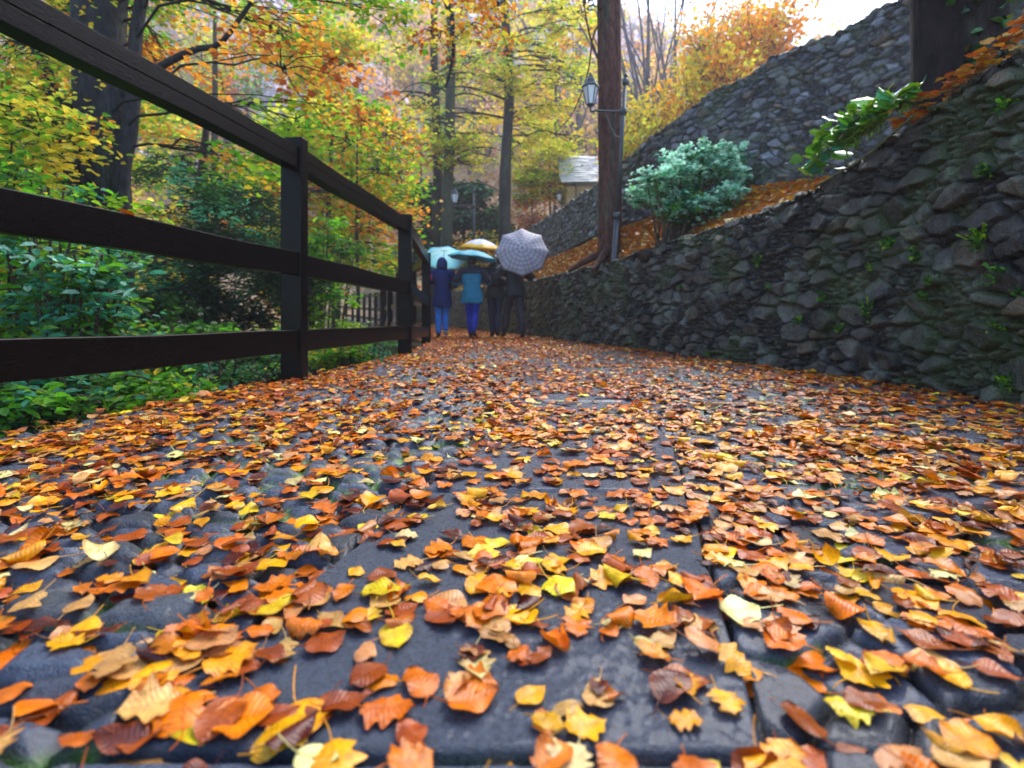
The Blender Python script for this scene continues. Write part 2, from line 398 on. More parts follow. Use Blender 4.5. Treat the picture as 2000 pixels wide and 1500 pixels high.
# ------------------------------------------------------------------ dry stone walls
def build_wall(name, L, y0, y1, zb, zt, ds_fn, dz, cu, cv, depth, mat, tint, seed, batter=.10, thick=.42, moss=.5):
    seg = np.hypot(*np.diff(L, axis=0).T); S = np.concatenate([[0], np.cumsum(seg)])
    sa = np.interp(y0, L[:, 1], S); sb = np.interp(y1, L[:, 1], S); s = [sa]
    while s[-1] < sb: s.append(s[-1]+ds_fn(np.interp(s[-1], S, L[:, 1])))
    s = np.array(s); x = np.interp(s, S, L[:, 0]); y = np.interp(s, S, L[:, 1])
    tx = np.gradient(x, s); ty = np.gradient(y, s); ln = np.hypot(tx, ty); nx = -ty/ln; ny = tx/ln   # towards the road (left)
    base = zb(y); top = zt(y)+(.07 if thick > .41 else .16)*(fbm(s*3.5, s*0, 3, seed+3)-.5)
    Hm = float(np.max(top-base)); nt_ = int(Hm/dz); ncap = max(6, int(thick/dz*.7)); nb = 5
    t = np.linspace(0, 1, nt_)[None, :]
    hh = (top-base)[:, None]
    zf = base[:, None]+hh*t; off = batter*hh*t*-1
    vv = (zf-base[:, None]); X = []
    Z = zf; OFF = off+np.zeros_like(zf); V2 = vv; NZ = np.zeros_like(zf)
    c = np.linspace(0, 1, ncap)[None, 1:]
    Z = np.concatenate([Z, top[:, None]+.02*np.sin(c*np.pi)+0*c, np.repeat(base[:, None], 1, 1)], 1)
    OFF = np.concatenate([OFF, -batter*hh-thick*c, -batter*hh-thick+0*base[:, None]], 1)
    V2 = np.concatenate([V2, hh+thick*c, hh+thick+.5], 1)
    NZ = np.concatenate([NZ, np.ones((len(s), ncap-1)), np.zeros((len(s), 1))], 1)
    NZ[:, nt_-2:nt_+1] = .6
    U2 = s[:, None]+0*V2
    wu = U2+cu*.28*(fbm(U2/cu*1.3, V2/cv*1.3, 3, seed)-.5); wv = V2+cv*.45*(fbm(U2/cu*.9+7, V2/cv*.9, 3, seed+1)-.5)
    ids, e, du, dv = cells(wu, wv, cu, cv, .95, seed, 1.2, 2)
    i2, e2, du2, dv2 = cells(wu, wv, cu*.42, cv*.42, .9, seed+5, .5, 1)
    small = ids[3] > .72                                       # some big cells are filled with rubble
    e = np.where(small, np.minimum(e2*.42, e), e); rid = np.where(small, i2[0], ids[0]); w2 = np.where(small, i2[1], ids[1])
    ey = e*cv
    d = depth*(np.sqrt(np.clip(ey/(.012+.006*w2), 0, 1))-1)+depth*.75*(rid-.5)*sstep(0, .014, ey)
    d = d+np.where(small, 0, 1)*depth*(1.1*(ids[1]-.5)*du+1.4*(ids[2]-.5)*dv)+depth*.55*(fbm(U2*19, V2*19, 5, seed+7)-.5)
    px = x[:, None]+nx[:, None]*(OFF+d*(1-NZ)); py = y[:, None]+ny[:, None]*(OFF+d*(1-NZ)); pz = Z+d*NZ
    px[:, -1] = (x-nx*(batter*hh[:, 0]+thick)); py[:, -1] = (y-ny*(batter*hh[:, 0]+thick))
    val = (.5+.75*w2)[..., None]
    c = np.array(tint)*val
    c = np.where((rid > .82)[..., None], c*np.array([1.5, 1.2, .85]), c)
    c = np.where((rid < .12)[..., None], c*np.array([2.0, 2.1, 2.2]), c)
    c = c*(1-.8*(1-sstep(0, .02, ey)))[..., None]
    lich = sstep(.56, .70, fbm(U2*5, V2*7, 4, seed+9))[..., None]*.6
    c = c*(1-lich)+np.array([.13, .15, .12])*lich
    ms = (moss*sstep(.48, .66, fbm(U2*1.7, V2*2.2, 4, seed+11))*(.35+.65*(1-sstep(.0, .035, ey))))[..., None]
    ms = np.clip(ms+NZ[..., None]*.45*sstep(.4, .6, fbm(U2*4, V2*4, 3, seed+15))[..., None]*moss, 0, 1)
    c = c*(1-ms)+np.array([.055, .10, .02])*ms
    o = mk(name, np.stack([px, py, pz], -1).reshape(-1, 3), grid_faces(*px.shape), mat, col=c.reshape(-1, 3))
    return o
w1 = build_wall('stone_wall', WAL, -2.5, 42, lambda y: roadz(y)-.08, wtop, lambda y: .009 if .6 < y < 3.2 else .009+.0022*max(y-3, -(y-.6)*3), .0088, .132, .080, .052, M_wall, (.050, .048, .044), 101, moss=.45)
tag(w1, 'low dark rubble stone retaining wall along the leaf covered road', 'stone wall')
w2 = build_wall('stone_wall', UPW, 1.6, 19.25, lambda y: ubase(y)-.15, utop, lambda y: .019+.0015*max(y-6, 0), .017, .115, .066, .042, M_wall2, (.115, .122, .140), 301, thick=.4, moss=.35, batter=.12)
tag(w2, 'higher grey rubble stone wall climbing behind the leafy terrace', 'stone wall')

# ------------------------------------------------------------------ leaves on the ground
PAL = {'orange': (.72, .175, .002), 'golden': (.88, .37, .004), 'rust brown': (.36, .068, .007), 'dark red brown': (.10, .014, .007),
       'pale tan': (.64, .31, .10), 'bright yellow': (.80, .55, .018), 'cream': (.78, .66, .26)}
PN = list(PAL)
def batch(n, x, y, z, L, typ, kc, kb, yaw, tilt, tdir, ci, nu, nv, stem=True, rg=None):
    """n leaves -> verts (n,K,3), faces (K-local), uv, colours"""
    u = np.linspace(0, 1, nu); v = np.linspace(-1, 1, nv)
    U, Vv = np.meshgrid(u, v, indexing='ij'); U = U.ravel(); Vv = Vv.ravel(); K = U.size
    r = rg.random((n, 8))
    w0 = np.sin(np.pi*np.clip(U, 0, 1)**.82)**.75                        # ovate
    w1 = np.sin(np.pi*U**.9)**.6*(1+.26*np.cos(U*np.pi*2*3.5+.4))          # lobed
    w2 = np.sqrt(np.clip(1-(2*U**1.25-1)**2, 0, 1))                        # round
    ser = 1+.025*np.cos(U*np.pi*2*(nu-1)/2)
    W = np.stack([w0*ser*.36, w1*.40, w2*ser*.47])[typ]                   # (n,K)
    W = W*(.74+.46*r[:, :1])*(1+.10*np.sin(U*9+r[:, 1:2]*20+(Vv > 0)*2.5))
    rn = rg.random((n, 4)); side = np.where(rn[:, :1] < .5, Vv > 0, Vv < 0)
    W = W*(1-side*np.where(rn[:, 1:2] > .45, .6*rn[:, 2:3], 0)*np.exp(-((U-(.2+.7*rn[:, 3:4]))/.07)**2))
    X = U[None]*np.ones((n, 1))+.04*np.cos(Vv*3)[None]; Yl = Vv[None]*W
    X = X*L[:, None]; Yl = Yl*L[:, None]+.06*L[:, None]*np.sin(U*3+r[:, 2:3]*6)
    Z = .035*L[:, None]*np.sin(U*(7+6*r[:, 3:4])+r[:, 4:5]*6+Vv*3*(r[:, 5:6]-.3))*np.abs(Vv)**1.5 + .12*L[:, None]*np.abs(Vv*W/.4)*(r[:, 6:7]-.35)
    kc_ = kc[:, None]/L[:, None]; kb_ = kb[:, None]/L[:, None]
    kc_ = np.where(np.abs(kc_) < .5, .5, kc_); kb_ = np.where(np.abs(kb_) < .5, .5, kb_)
    kcu = kc_*(.5+1.0*np.abs(U-r[:, 7:8])*1.2)
    Y2 = np.sin(kcu*Yl)/kcu; Z = Z+(1-np.cos(kcu*Yl))/kcu
    X2 = np.sin(kb_*(X-.5*L[:, None]))/kb_; Z = Z+(1-np.cos(kb_*(X-.5*L[:, None])))/kb_
    if stem:
        m = 5; st = np.linspace(0, 1, m); sl = L*(.25+.35*r[:, 0]); thk = .010*L+.0003
        i0 = (nv//2); bx = X2[:, i0:i0+1]; by = Y2[:, i0:i0+1]; bz = Z[:, i0:i0+1]
        sxx = bx-sl[:, None]*st; syy = by+sl[:, None]*(r[:, 3:4]-.5)*1.2*st**2; szz = bz+sl[:, None]*(r[:, 4:5]*.9-.2)*st**1.5
        a = np.array([0, 2.09, 4.19])
        SX = np.repeat(sxx, 3, 1); SY = (syy[:, :, None]+thk[:, None, None]*np.cos(a)).reshape(n, -1); SZ = (szz[:, :, None]+thk[:, None, None]*np.sin(a)).reshape(n, -1)
        X2 = np.concatenate([X2, SX], 1); Y2 = np.concatenate([Y2, SY], 1); Z = np.concatenate([Z, SZ], 1)
        F = np.concatenate([grid_faces(nu, nv), grid_faces(m, 3, True)+K])
        U = np.concatenate([U, np.full(m*3, .05)]); Vv = np.concatenate([Vv, np.full(m*3, .3)])
    else: F = grid_faces(nu, nv)
    # tilt about a horizontal axis, rest on the ground
    ct, s_ = np.cos(tilt)[:, None], np.sin(tilt)[:, None]; ca, sa = np.cos(tdir)[:, None], np.sin(tdir)[:, None]
    A = X2*ca+Y2*sa; B = -X2*sa+Y2*ca
    A2 = A*ct+Z*s_; Z2 = -A*s_+Z*ct; X3 = A2*ca-B*sa; Y3 = A2*sa+B*ca
    Z2 = Z2-np.quantile(Z2, .06, axis=1)[:, None]
    cy, sy = np.cos(yaw)[:, None], np.sin(yaw)[:, None]
    out = np.stack([x[:, None]+X3*cy-Y3*sy, y[:, None]+X3*sy+Y3*cy, z[:, None]+Z2], -1)
    base = np.array([PAL[k] for k in PN])[ci]*(.75+.5*r[:, :1])*np.array([1, 1, 1])
    base = base*np.stack([np.ones(n), .85+.35*r[:, 5], np.ones(n)], 1)
    edge = (np.abs(Vv)**4)[None, :, None]*(r[:, 6] > .45)[:, None, None]*.55
    col = base[:, None, :]*(1-edge)+np.array(PAL['rust brown'])*edge
    tipb = (sstep(.7, 1.0, U))[None, :, None]*(r[:, 2] > .6)[:, None, None]*.5
    col = col*(1-tipb)+np.array(PAL['dark red brown'])*tipb
    uv = np.stack([U, Vv*.5+.5], -1)
    return out, F, uv, col
def pack(items):
    V = []; F = []; U = []; C = []; n0 = 0
    for v, f, u, c in items:
        n, K = v.shape[:2]
        V.append(v.reshape(-1, 3)); C.append(c.reshape(-1, 3)); U.append(np.tile(u, (n, 1)))
        F.append((f[None]+(np.arange(n)*K)[:, None, None]+n0).reshape(-1, 4)); n0 += n*K
    return np.concatenate(V), np.concatenate(F), np.concatenate(U), np.concatenate(C)
def leaf_params(n, rg, probs, size=.043):
    L = size*(.66+.60*rg.random(n)); typ = rg.choice(3, n, p=[.42, .30, .28])
    curl = rg.random(n)*.97; sgn = np.where(rg.random(n) < .55, -1, 1)
    kc = np.where(curl > .86, sgn*(2.6+3.2*rg.random(n)), sgn*(.1+1.1*rg.random(n)))
    kb = np.where(curl > .80, .3*rg.random(n), np.where(rg.random(n) < .55, -1, 1)*(.1+.9*rg.random(n)))
    yaw = rg.random(n)*2*np.pi; tilt = np.abs(rg.normal(0, .07, n))+np.where(rg.random(n) > .93, .30, 0); tdir = rg.random(n)*2*np.pi
    ci = rg.choice(len(PN), n, p=probs)
    typ = np.where(ci == 3, 0, typ); typ = np.where((ci == 2) & (typ == 1), 0, typ)
    return L, typ, kc, kb, yaw, tilt, tdir, ci
def road_leaves():
    rg = np.random.default_rng(11)
    near_p = np.array([.29, .22, .21, .10, .13, .05, .04]); far_p = np.array([.32, .12, .32, .11, .11, .025, .015]); near_p /= near_p.sum(); far_p /= far_p.sum()
    stack = {}
    def stackz(x, y, cell=.03, dz=.0022):
        z = np.empty(len(x))
        for k in range(len(x)):
            key = (int(x[k]/cell), int(y[k]/cell)); c = stack.get(key, 0); stack[key] = c+1
            z[k] = dz*min(c, 7)
        return z
    def pts(y0, y1, dens, margin=1.12, outside=False):
        # uniform in the corridor, clumped by noise
        area = (y1-y0)*5.0; n = int(area*dens)
        y = y0+(y1-y0)*rg.random(n); x = -2.5+5*rg.random(n)
        m = (x > fx(y)-.04) & (x < wx(y)+.02) & ((np.abs(x) < y*margin+.12) ^ outside)
        clear = 1-.42*(np.abs(x-slab_x(y)) < .28)*np.clip(1.6-y*.25, 0, 1)
        edgeb = 1+.8*np.exp(-((wx(y)-x)/.28)**2)
        wetb = 1-.55*np.exp(-((x-slab_x(y)-.75)/.42)**2)*sstep(1.2, 2.4, y)
        cf = .35+.65*sstep(.7, 2.2, y)
        dn = np.clip(((1-cf)*.98+cf*(.34+1.05*sstep(.33, .66, fbm(x*3.2, y*3.2, 4, 77))))*clear*edgeb*wetb/1.30, 0, 1)
        m &= rg.random(n) < dn
        return x[m], y[m]
    items = []
    x, y = pts(.18, 2.1, 1720); o = np.argsort(y); x = x[o]; y = y[o]; o = rg.permutation(len(x)); x = x[o]; y = y[o]
    n = len(x); L, typ, kc, kb, yaw, tilt, tdir, ci = leaf_params(n, rg, near_p)
    z = road_h(x, y)+.004+stackz(x, y)
    v, f, u, c = batch(n, x, y, z, L, typ, kc, kb, yaw, tilt, tdir, ci, 21, 7, True, rg)
    # individuals: those that show largest in the picture
    px = 1000+FPX*x/y; py = HZ+FPX*(EYE)/y
    vis = (px > -30) & (px < 2030) & (py < 1540)
    size = np.where(vis, L/y, 0); idx = np.argsort(-size)[:300]
    mask = np.zeros(n, bool); mask[idx] = True
    indiv = [(k, x[k], y[k], v[k], c[k], typ[k], kc[k], ci[k], px[k], py[k], L[k]) for k in idx]
    items.append((v[~mask], f, u, c[~mask]))
    x, y = pts(-1.6, 2.1, 1250, outside=True); n = len(x); L, typ, kc, kb, yaw, tilt, tdir, ci = leaf_params(n, rg, near_p)
    items.append(batch(n, x, y, road_h(x, y)+.004+stackz(x, y), L, typ, kc, kb, yaw, tilt, tdir, ci, 9, 5, True, rg))
    for (y0, y1, dens, nu, nv, sz) in ((2.1, 4.6, 1180, 11, 5, .045), (4.6, 9.5, 1050, 7, 3, .048), (9.5, 24, 520, 5, 3, .075)):
        x, y = pts(y0, y1, dens) if y1 < 20 else (None, None)
        if x is None:
            yy = y0+(y1-y0)*rg.random(26000); t = rg.random(26000); k = np.clip((yy-12)/10, 0, 1)*2.2
            x = (fx(yy)-.06)*(1-t)+(wx(yy+k)+.1)*t; y = yy+k*t
        n = len(x); L, typ, kc, kb, yaw, tilt, tdir, ci = leaf_params(n, rg, far_p, sz)
        z = road_h(x, y)+.004+stackz(x, y, .04)
        b = batch(n, x, y, z, L, typ, kc, kb, yaw, tilt, tdir, ci, nu, nv, False, rg); items.append(b)
    V, F, Uv, C = pack(items)
    o = mk('leaf_litter', V, F, M_litter, col=C, uv=Uv)
    tag(o, 'wet orange and brown fallen leaves thickly strewn over the road', 'leaf litter', kind='stuff')
    # ---- the 300 that are things of their own, with labels that single them out
    shp = ['pointed oval', 'wavy lobed', 'round']
    rows = np.quantile([q[9] for q in indiv], [.08, .16, .24, .32, .42, .52, .62, .72, .82, .91])
    rown = ['nearest row', 'second nearest row', 'third row', 'fourth row', 'fifth row', 'sixth row', 'seventh row', 'eighth row', 'ninth row', 'tenth row', 'eleventh row']
    buckets = {}
    for q in indiv:
        r = int(np.searchsorted(-rows[::-1], -q[9])); buckets.setdefault((r, q[7], q[5]), []).append(q)
    ordn = ['first', 'second', 'third', 'fourth', 'fifth', 'sixth', 'seventh', 'eighth', 'ninth', 'tenth', 'eleventh', 'twelfth']
    for (r, c_, t_), qs in buckets.items():
        qs.sort(key=lambda q: q[8])
        for k, q in enumerate(qs):
            kk, X, Y, vv, cc, ty, kcv, ci_, px_, py_, L_ = q
            form = ('rolled' if abs(kcv) > 2.4 else 'cupped' if kcv > .9 else 'domed' if kcv < -.9 else 'flat')
            where = 'slab' if abs(X-slab_x(Y)) < .285 else ('cobbles' if X < slab_x(Y) else 'rough stones')
            num = '' if len(qs) == 1 else ', %s from left' % ordn[k]
            lab = '%s %s %s leaf on %s, %s%s' % (form, PN[ci_], shp[ty], where, rown[r], num)
            base = np.array([X, Y, float(road_h(np.array([X]), np.array([Y]))[0])])
            ob = mk('fallen_leaf', vv-base, f, M_litter, col=cc, uv=u); ob.location = base
            tag(ob, lab, 'leaf', 'large fallen leaves nearest on the road')
road_leaves()

# leaf litter on the terrace, behind the walls and on the far hillside
def slope_leaves():
    rg = np.random.default_rng(12)
    pr = np.array([.14, .26, .00, .00, .36, .06, .18]); items = []
    def put(x, y, sz, nu=5, nv=3, pr=pr):
        n = len(x); L, typ, kc, kb, yaw, tilt, tdir, ci = leaf_params(n, rg, pr/pr.sum(), sz)
        g = .15; zz = H(x, y); sxx = (H(x+g, y)-zz)/g; 
        items.append(batch(n, x, y, zz+.012+.02*rg.random(n), L, typ, kc*.6, kb*.6, yaw, tilt+.3, tdir, ci, nu, nv, False, rg))
    n = 26000; y = 1.0+18*rg.random(n)**1.2; t = rg.random(n); x = (wx(y)+.38)*(1-t)+(ux(y)+.1)*t; m = (x < ux(y)) & (x > wx(y)+.3)
    put(x[m], y[m], .085)
    n = 1200; y = .9+3.2*rg.random(n); x = wx(y)+.10+.35*rg.random(n)      # on the coping near the dark trunk
    L, typ, kc, kb, yaw, tilt, tdir, ci = leaf_params(n, rg, pr/pr.sum(), .06); m = y < 3.0
    b = batch(n, x, y, wtop(y)+.03+.05*rg.random(n), L, typ, kc, kb, yaw, tilt, tdir, ci, 7, 3, False, rg); items.append((b[0][m], b[1], b[2], b[3][m]))
    n = 26000; y = 18+30*rg.random(n); x = -26+34*rg.random(n); dW, _ = pdist(x, y, WAL); m = dW > .3; put(x[m], y[m], .24)
    V, F, Uv, C = pack(items)
    tag(mk('leaf_litter', V, F, M_litter, col=C, uv=Uv), 'ochre fallen leaves lying on the terrace and slopes behind the walls', 'leaf litter', kind='stuff')
slope_leaves()

# ------------------------------------------------------------------ wooden fence
def build_fence():
    posts = [(-1.99, -.45), (-1.715, .98), (-1.33, 3.13), (-1.12, 5.37), (-1.34, 8.0), (-1.95, 10.0)]
    s = np.concatenate([[0], np.cumsum(np.hypot(*np.diff(FEN, axis=0).T))]); y0 = np.interp(10.0, FEN[:, 1], s)
    for d in np.arange(2.1, 15, 2.1): posts.append((float(np.interp(y0+d, s, FEN[:, 0])), float(np.interp(y0+d, s, FEN[:, 1]))))
    y1 = y0+14.7
    for d in np.arange(1.6, 16, 1.45): posts.append((float(np.interp(y1+d, s, FEN[:, 0])), float(np.interp(y1+d, s, FEN[:, 1]))))
    root = empty('wooden_fence', (-1.33, 3.13, 0)); tag(root, 'dark wet timber post and rail fence along the ravine edge', 'fence')
    rl = Vector(root.location)
    P2 = np.array(posts)
    D = np.gradient(P2, axis=0); D /= np.linalg.norm(D, axis=1)[:, None]
    rr = random.Random(5)
    zs = [float(roadz(p[1])) for p in posts]
    zs[4] -= .06
    for k, (x, y) in enumerate(posts):
        a = math.atan2(-D[k][0], D[k][1]); rot = Matrix.Rotation(a, 4, 'Z')
        zb = zs[k]-.25 if k != 2 else -.12; zt = zs[k]+1.466
        mb = MB(); mb.box((0, 0, (zt+zb)/2), (.14, .078, zt-zb)); o = mb.build('post', M_wood, root, bev=.008)
        o.data.transform(Matrix.Translation(Vector((x, y, 0))-rl) @ rot)
    # each rail: extruded section with a groove, slightly uneven
    for k in range(len(posts)-1):
        A = P2[k]; B = P2[k+1]; d = B-A; ln = np.linalg.norm(d); d = d/ln; nrm = np.array([d[1], -d[0]])   # towards the road
        for j, (zt, h, th) in enumerate(((1.407, .130, .085), (.766, .136, .060), (.300, .135, .060))):
            n = 14 if k < 5 else 3
            sec = [(0, 0), (0, -h), (th, -h), (th, -h*.50-.003), (th-.005, -h*.50-.002), (th-.005, -h*.50+.001), (th, -h*.50+.002), (th, 0)] if j == 0 else [(0, 0), (0, -h), (th, -h), (th, 0)]
            sec = np.array(sec); off = .055-th
            V = []
            for q in np.linspace(.035, ln-.035, n):
                zz = zt+zs[k]*(1-q/ln)+zs[k+1]*q/ln
                wob = .003*math.sin(q*5+k+j*2)
                c = A+d*q+nrm*(off+wob*.5)
                for (o_, z_) in sec: V.append((c[0]+nrm[0]*o_-rl.x, c[1]+nrm[1]*o_-rl.y, zz+z_+wob))
            m = len(sec); F = [tuple(f) for f in grid_faces(n, m, True)]+[tuple(range(m)), tuple(range((n-1)*m, n*m))[::-1]]
            o = mk('rail', V, F, M_wood, root, smooth=False)
            b = o.modifiers.new('b', 'BEVEL'); b.width = .004; b.segments = 1; b.limit_method = 'ANGLE'; b.angle_limit = .9
build_fence()
def rail_leaf():
    rg = np.random.default_rng(3)
    f1 = lambda v: np.array([v])
    y = 1.98; x = float(fx(y))+.03
    v, f, u, c = batch(1, f1(0.), f1(0.), f1(0.), f1(.055), f1(2), f1(1.2), f1(1.0), f1(.4), f1(.5), f1(1.2), f1(0), 15, 7, True, rg)
    o = mk('fallen_leaf', v[0], f, M_litter, col=c[0], uv=u); o.location = (x, y, .768)
    tag(o, 'single bright orange leaf stuck on top of the middle fence rail', 'leaf')
rail_leaf()

# ------------------------------------------------------------------ foliage machinery
G = {'green': (.12, .38, .02), 'lime': (.30, .54, .02), 'ygreen': (.70, .72, .06), 'yellow': (.88, .66, .05), 'orange': (.88, .36, .03),
     'rust': (.48, .12, .02), 'dark': (.018, .055, .022), 'blueg': (.07, .34, .20), 'mint': (.46, .82, .66), 'pink': (.78, .46, .32), 'tan': (.66, .45, .20), 'haze_lav': (.62, .58, .74), 'mid': (.05, .16, .03)}
def leaves_at(c, L, rg, cols, flat=.5, asp=.34, droop=0.0):
    """folded leaf of two quads at every centre c (n,3)"""
    n = len(c); a = rg.random(n)*2*np.pi
    D = np.stack([np.cos(a), np.sin(a), rg.normal(0, flat*.6, n)-droop], -1); D /= np.linalg.norm(D, axis=1)[:, None]
    Nn = np.stack([rg.normal(0, flat, n), rg.normal(0, flat, n), np.ones(n)], -1)
    Bv = np.cross(Nn, D); Bv /= np.linalg.norm(Bv, axis=1)[:, None]+1e-9; Nn = np.cross(D, Bv)
    L = (L*(.6+.8*rg.random(n)))[:, None]
    W = L*asp; up = L*.12
    V = np.stack([c-D*L*.5, c-D*L*.18+Bv*W+Nn*up, c+D*L*.22+Bv*W*.85+Nn*up, c+D*L*.5-Nn*up*.5, c+D*L*.22-Bv*W*.85+Nn*up, c-D*L*.18-Bv*W+Nn*up], 1)
    k = (np.arange(n)*6)[:, None]
    F = np.concatenate([k+np.array([0, 3, 2, 1]), k+np.array([0, 5, 4, 3])])
    C = np.repeat(cols, 6, axis=0)
    return V.reshape(-1, 3), F, C
def palette(rg, n, mix, var=.35):
    nm = list(mix); p = np.array([mix[k] for k in nm], float); p /= p.sum()
    c = np.array([G[k] for k in nm])[rg.choice(len(nm), n, p=p)]
    return c*(1-var+2*var*rg.random((n, 1)))
def crown_arrays(clusters, rg):
    Vs, Fs, Cs = [], [], []; n0 = 0; TW = []
    for cl in clusters:
        c, rad, ntw, nlf, L, mix = cl[:6]; flat = cl[6] if len(cl) > 6 else .5; asp = cl[10] if len(cl) > 10 else .34; spread = cl[7] if len(cl) > 7 else .22; hang = cl[8] if len(cl) > 8 else .15
        c = np.array(c, float); rad = np.array(rad, float)
        # twig starts inside the ellipsoid, heading outwards
        q = rg.normal(size=(ntw, 3)); q /= np.linalg.norm(q, axis=1)[:, None]; q *= (rg.random((ntw, 1))**.45)
        st = c+q*rad*.75
        dr = q*rad; dr[:, 2] *= .4; dr /= np.linalg.norm(dr, axis=1)[:, None]+1e-6; dr[:, 2] -= hang; ln = np.mean(rad)*(.35+.5*rg.random((ntw, 1)))
        nm_ = list(mix); pw = np.array([mix[q] for q in nm_], float); main = nm_[rg.choice(len(nm_), p=pw/pw.sum())]
        mix = dict(mix); mix[main] = mix[main]*2.2+pw.sum()*.35
        tw_col = palette(rg, ntw, mix, .3)
        t = rg.random((ntw, nlf, 1))**.8
        pos = st[:, None]+dr[:, None]*ln[:, None]*t; pos[..., 2] -= hang*.6*(t[..., 0]**2)*ln[:, 0][:, None]
        pos = pos+rg.normal(0, 1, pos.shape)*spread*np.array([1, 1, .45])*(.4+.6*t)
        own = palette(rg, ntw*nlf, mix, .35).reshape(ntw, nlf, 3); k = (rg.random((ntw, nlf, 1)) < .75)
        col = np.where(k, tw_col[:, None]*(.75+.5*rg.random((ntw, nlf, 1))), own)
        V, F, C = leaves_at(pos.reshape(-1, 3), L, rg, col.reshape(-1, 3), flat, asp)
        Vs.append(V); Fs.append(F+n0); Cs.append(C); n0 += len(V)
        TW.append((st, st+dr*ln*.5+np.array([0, 0, -.0]), st+dr*ln+np.array([0, 0, -1])*hang*.6*ln))
    return np.concatenate(Vs), np.concatenate(Fs), np.concatenate(Cs), TW
def tree(name, label, cat, trunk, radii, clusters, bark=(.16, .14, .12), group=None, seed=1, mat=None, limbs=(), rootfl=1.5, leafmat=None, maxtw=140, twr=.012, limb_r=.35, nring=12, limbcol=None):
    rg = np.random.default_rng(seed)
    sp = spline(trunk, 90); rr = np.interp(np.linspace(0, 1, len(sp)), np.linspace(0, 1, len(radii)), radii)
    mb = MB(); V, F = tube_arr(sp, rr, nring)
    # fluted, uneven bole
    th = np.tile(np.arange(nring), len(sp))/nring*2*np.pi; cen = np.repeat(sp, nring, 0); hgt = cen[:, 2:3]-sp[0][2]
    fl = 1+.10*np.sin(th*3+seed)[:, None]+.06*np.sin(th*5+hgt[:, 0]*1.3)[:, None]+(rootfl-1)*np.exp(-np.maximum(hgt, 0)/(radii[0]*1.6))*(1+.5*np.sin(th*4+1)[:, None])
    fl = fl+(.16*(fbm(th*3.2+seed, hgt[:, 0]*2.2, 4, seed)-.5)+.10*(fbm(th*9, hgt[:, 0]*1.1, 3, seed+4)-.5))[:, None]
    V = cen+(V-cen)*fl
    bn = fbm(th*5, hgt[:, 0]*1.3, 4, seed+2); lic = sstep(.55, .68, fbm(th*2+3, hgt[:, 0]*1.6, 4, seed+6))[:, None]*.6
    bc = np.array(bark)*(.45+1.1*bn)[:, None]; bc = bc*(1-lic)+np.array([.06, .075, .05])*lic
    mb.add(V, F, bc)
    for (pts, r0, r1) in limbs:
        q = spline(pts, 14); mb.tube(q, np.linspace(r0, r1, 14), 8, bark)
    if clusters:
        cv, cf, cc, TW = crown_arrays(clusters, rg)
        for ci, cl in enumerate(clusters):
            c = np.array(cl[0], float)
            if len(cl) > 9 and cl[9] is False: q = np.tile(c, (9, 1))+rg.normal(0, .12, (9, 3))*np.array(cl[1])
            else:
                d = np.linalg.norm(sp-c, axis=1)+np.where(sp[:, 2] > c[2], 1.0, 0)*.6; k = int(np.argmin(d)); a = sp[k]
                mid = (a+c)/2+np.array([0, 0, .12*np.linalg.norm(c-a)]); rb = max(.012, rr[k]*limb_r)
                q = spline([a, mid, c], 9)+np.concatenate([np.zeros((1, 3)), rg.normal(0, .02*np.linalg.norm(c-a), (7, 3)), np.zeros((1, 3))]); mb.tube(q, np.linspace(rb, rb*.35, 9), 6, limbcol or bark)
            st, md, en = TW[ci]; m = min(len(st), maxtw//max(1, len(clusters)))
            for k in range(m):
                h0 = q[rg.integers(3, 9)]; p1 = h0+(st[k]-h0)*.5+np.array([0, 0, .05]); tr = max(twr, 0)
                mb.tube([h0, p1, st[k], md[k], en[k]], [tr*1.8, tr*1.4, tr, tr*.7, tr*.3], 4, limbcol or bark, cap=False)
    root = empty(name, (float(sp[0][0]), float(sp[0][1]), float(sp[0][2])))
    t = mb.build('trunk', mat or M_bark, root, smooth=True); kids = [t]
    if clusters:
        kids.append(mk('crown', cv, cf, leafmat or M_foli, root, col=cc, smooth=False))
    settle(root, *kids); tag(root, label, cat, group); return root
def bush(name, label, cat, base, clusters, seed, bark=(.08, .06, .04), group=None, leafmat=None, stems=5, part='foliage'):
    rg = np.random.default_rng(seed); base = np.array(base, float); cv, cf, cc, TW = crown_arrays(clusters, rg); mb = MB()
    for ci, cl in enumerate(clusters):
        c = np.array(cl[0], float); st, md, en = TW[ci]
        for k in range(min(stems, len(st))):
            b = base+rg.normal(0, .05, 3)*np.array([1, 1, 0]); mb.tube(spline([b, (b+c)/2+rg.normal(0, .06, 3), st[k], en[k]], 8), np.linspace(.014, .004, 8), 5, bark, cap=False)
    root = empty(name, base); a = mb.build('stem', M_bark, root, smooth=True); b = mk(part, cv, cf, leafmat or M_foli, root, col=cc, smooth=False)
    settle(root, a, b); tag(root, label, cat, group); return root
def gz(x, y): return float(H(np.array([float(x)]), np.array([float(y)]))[0])

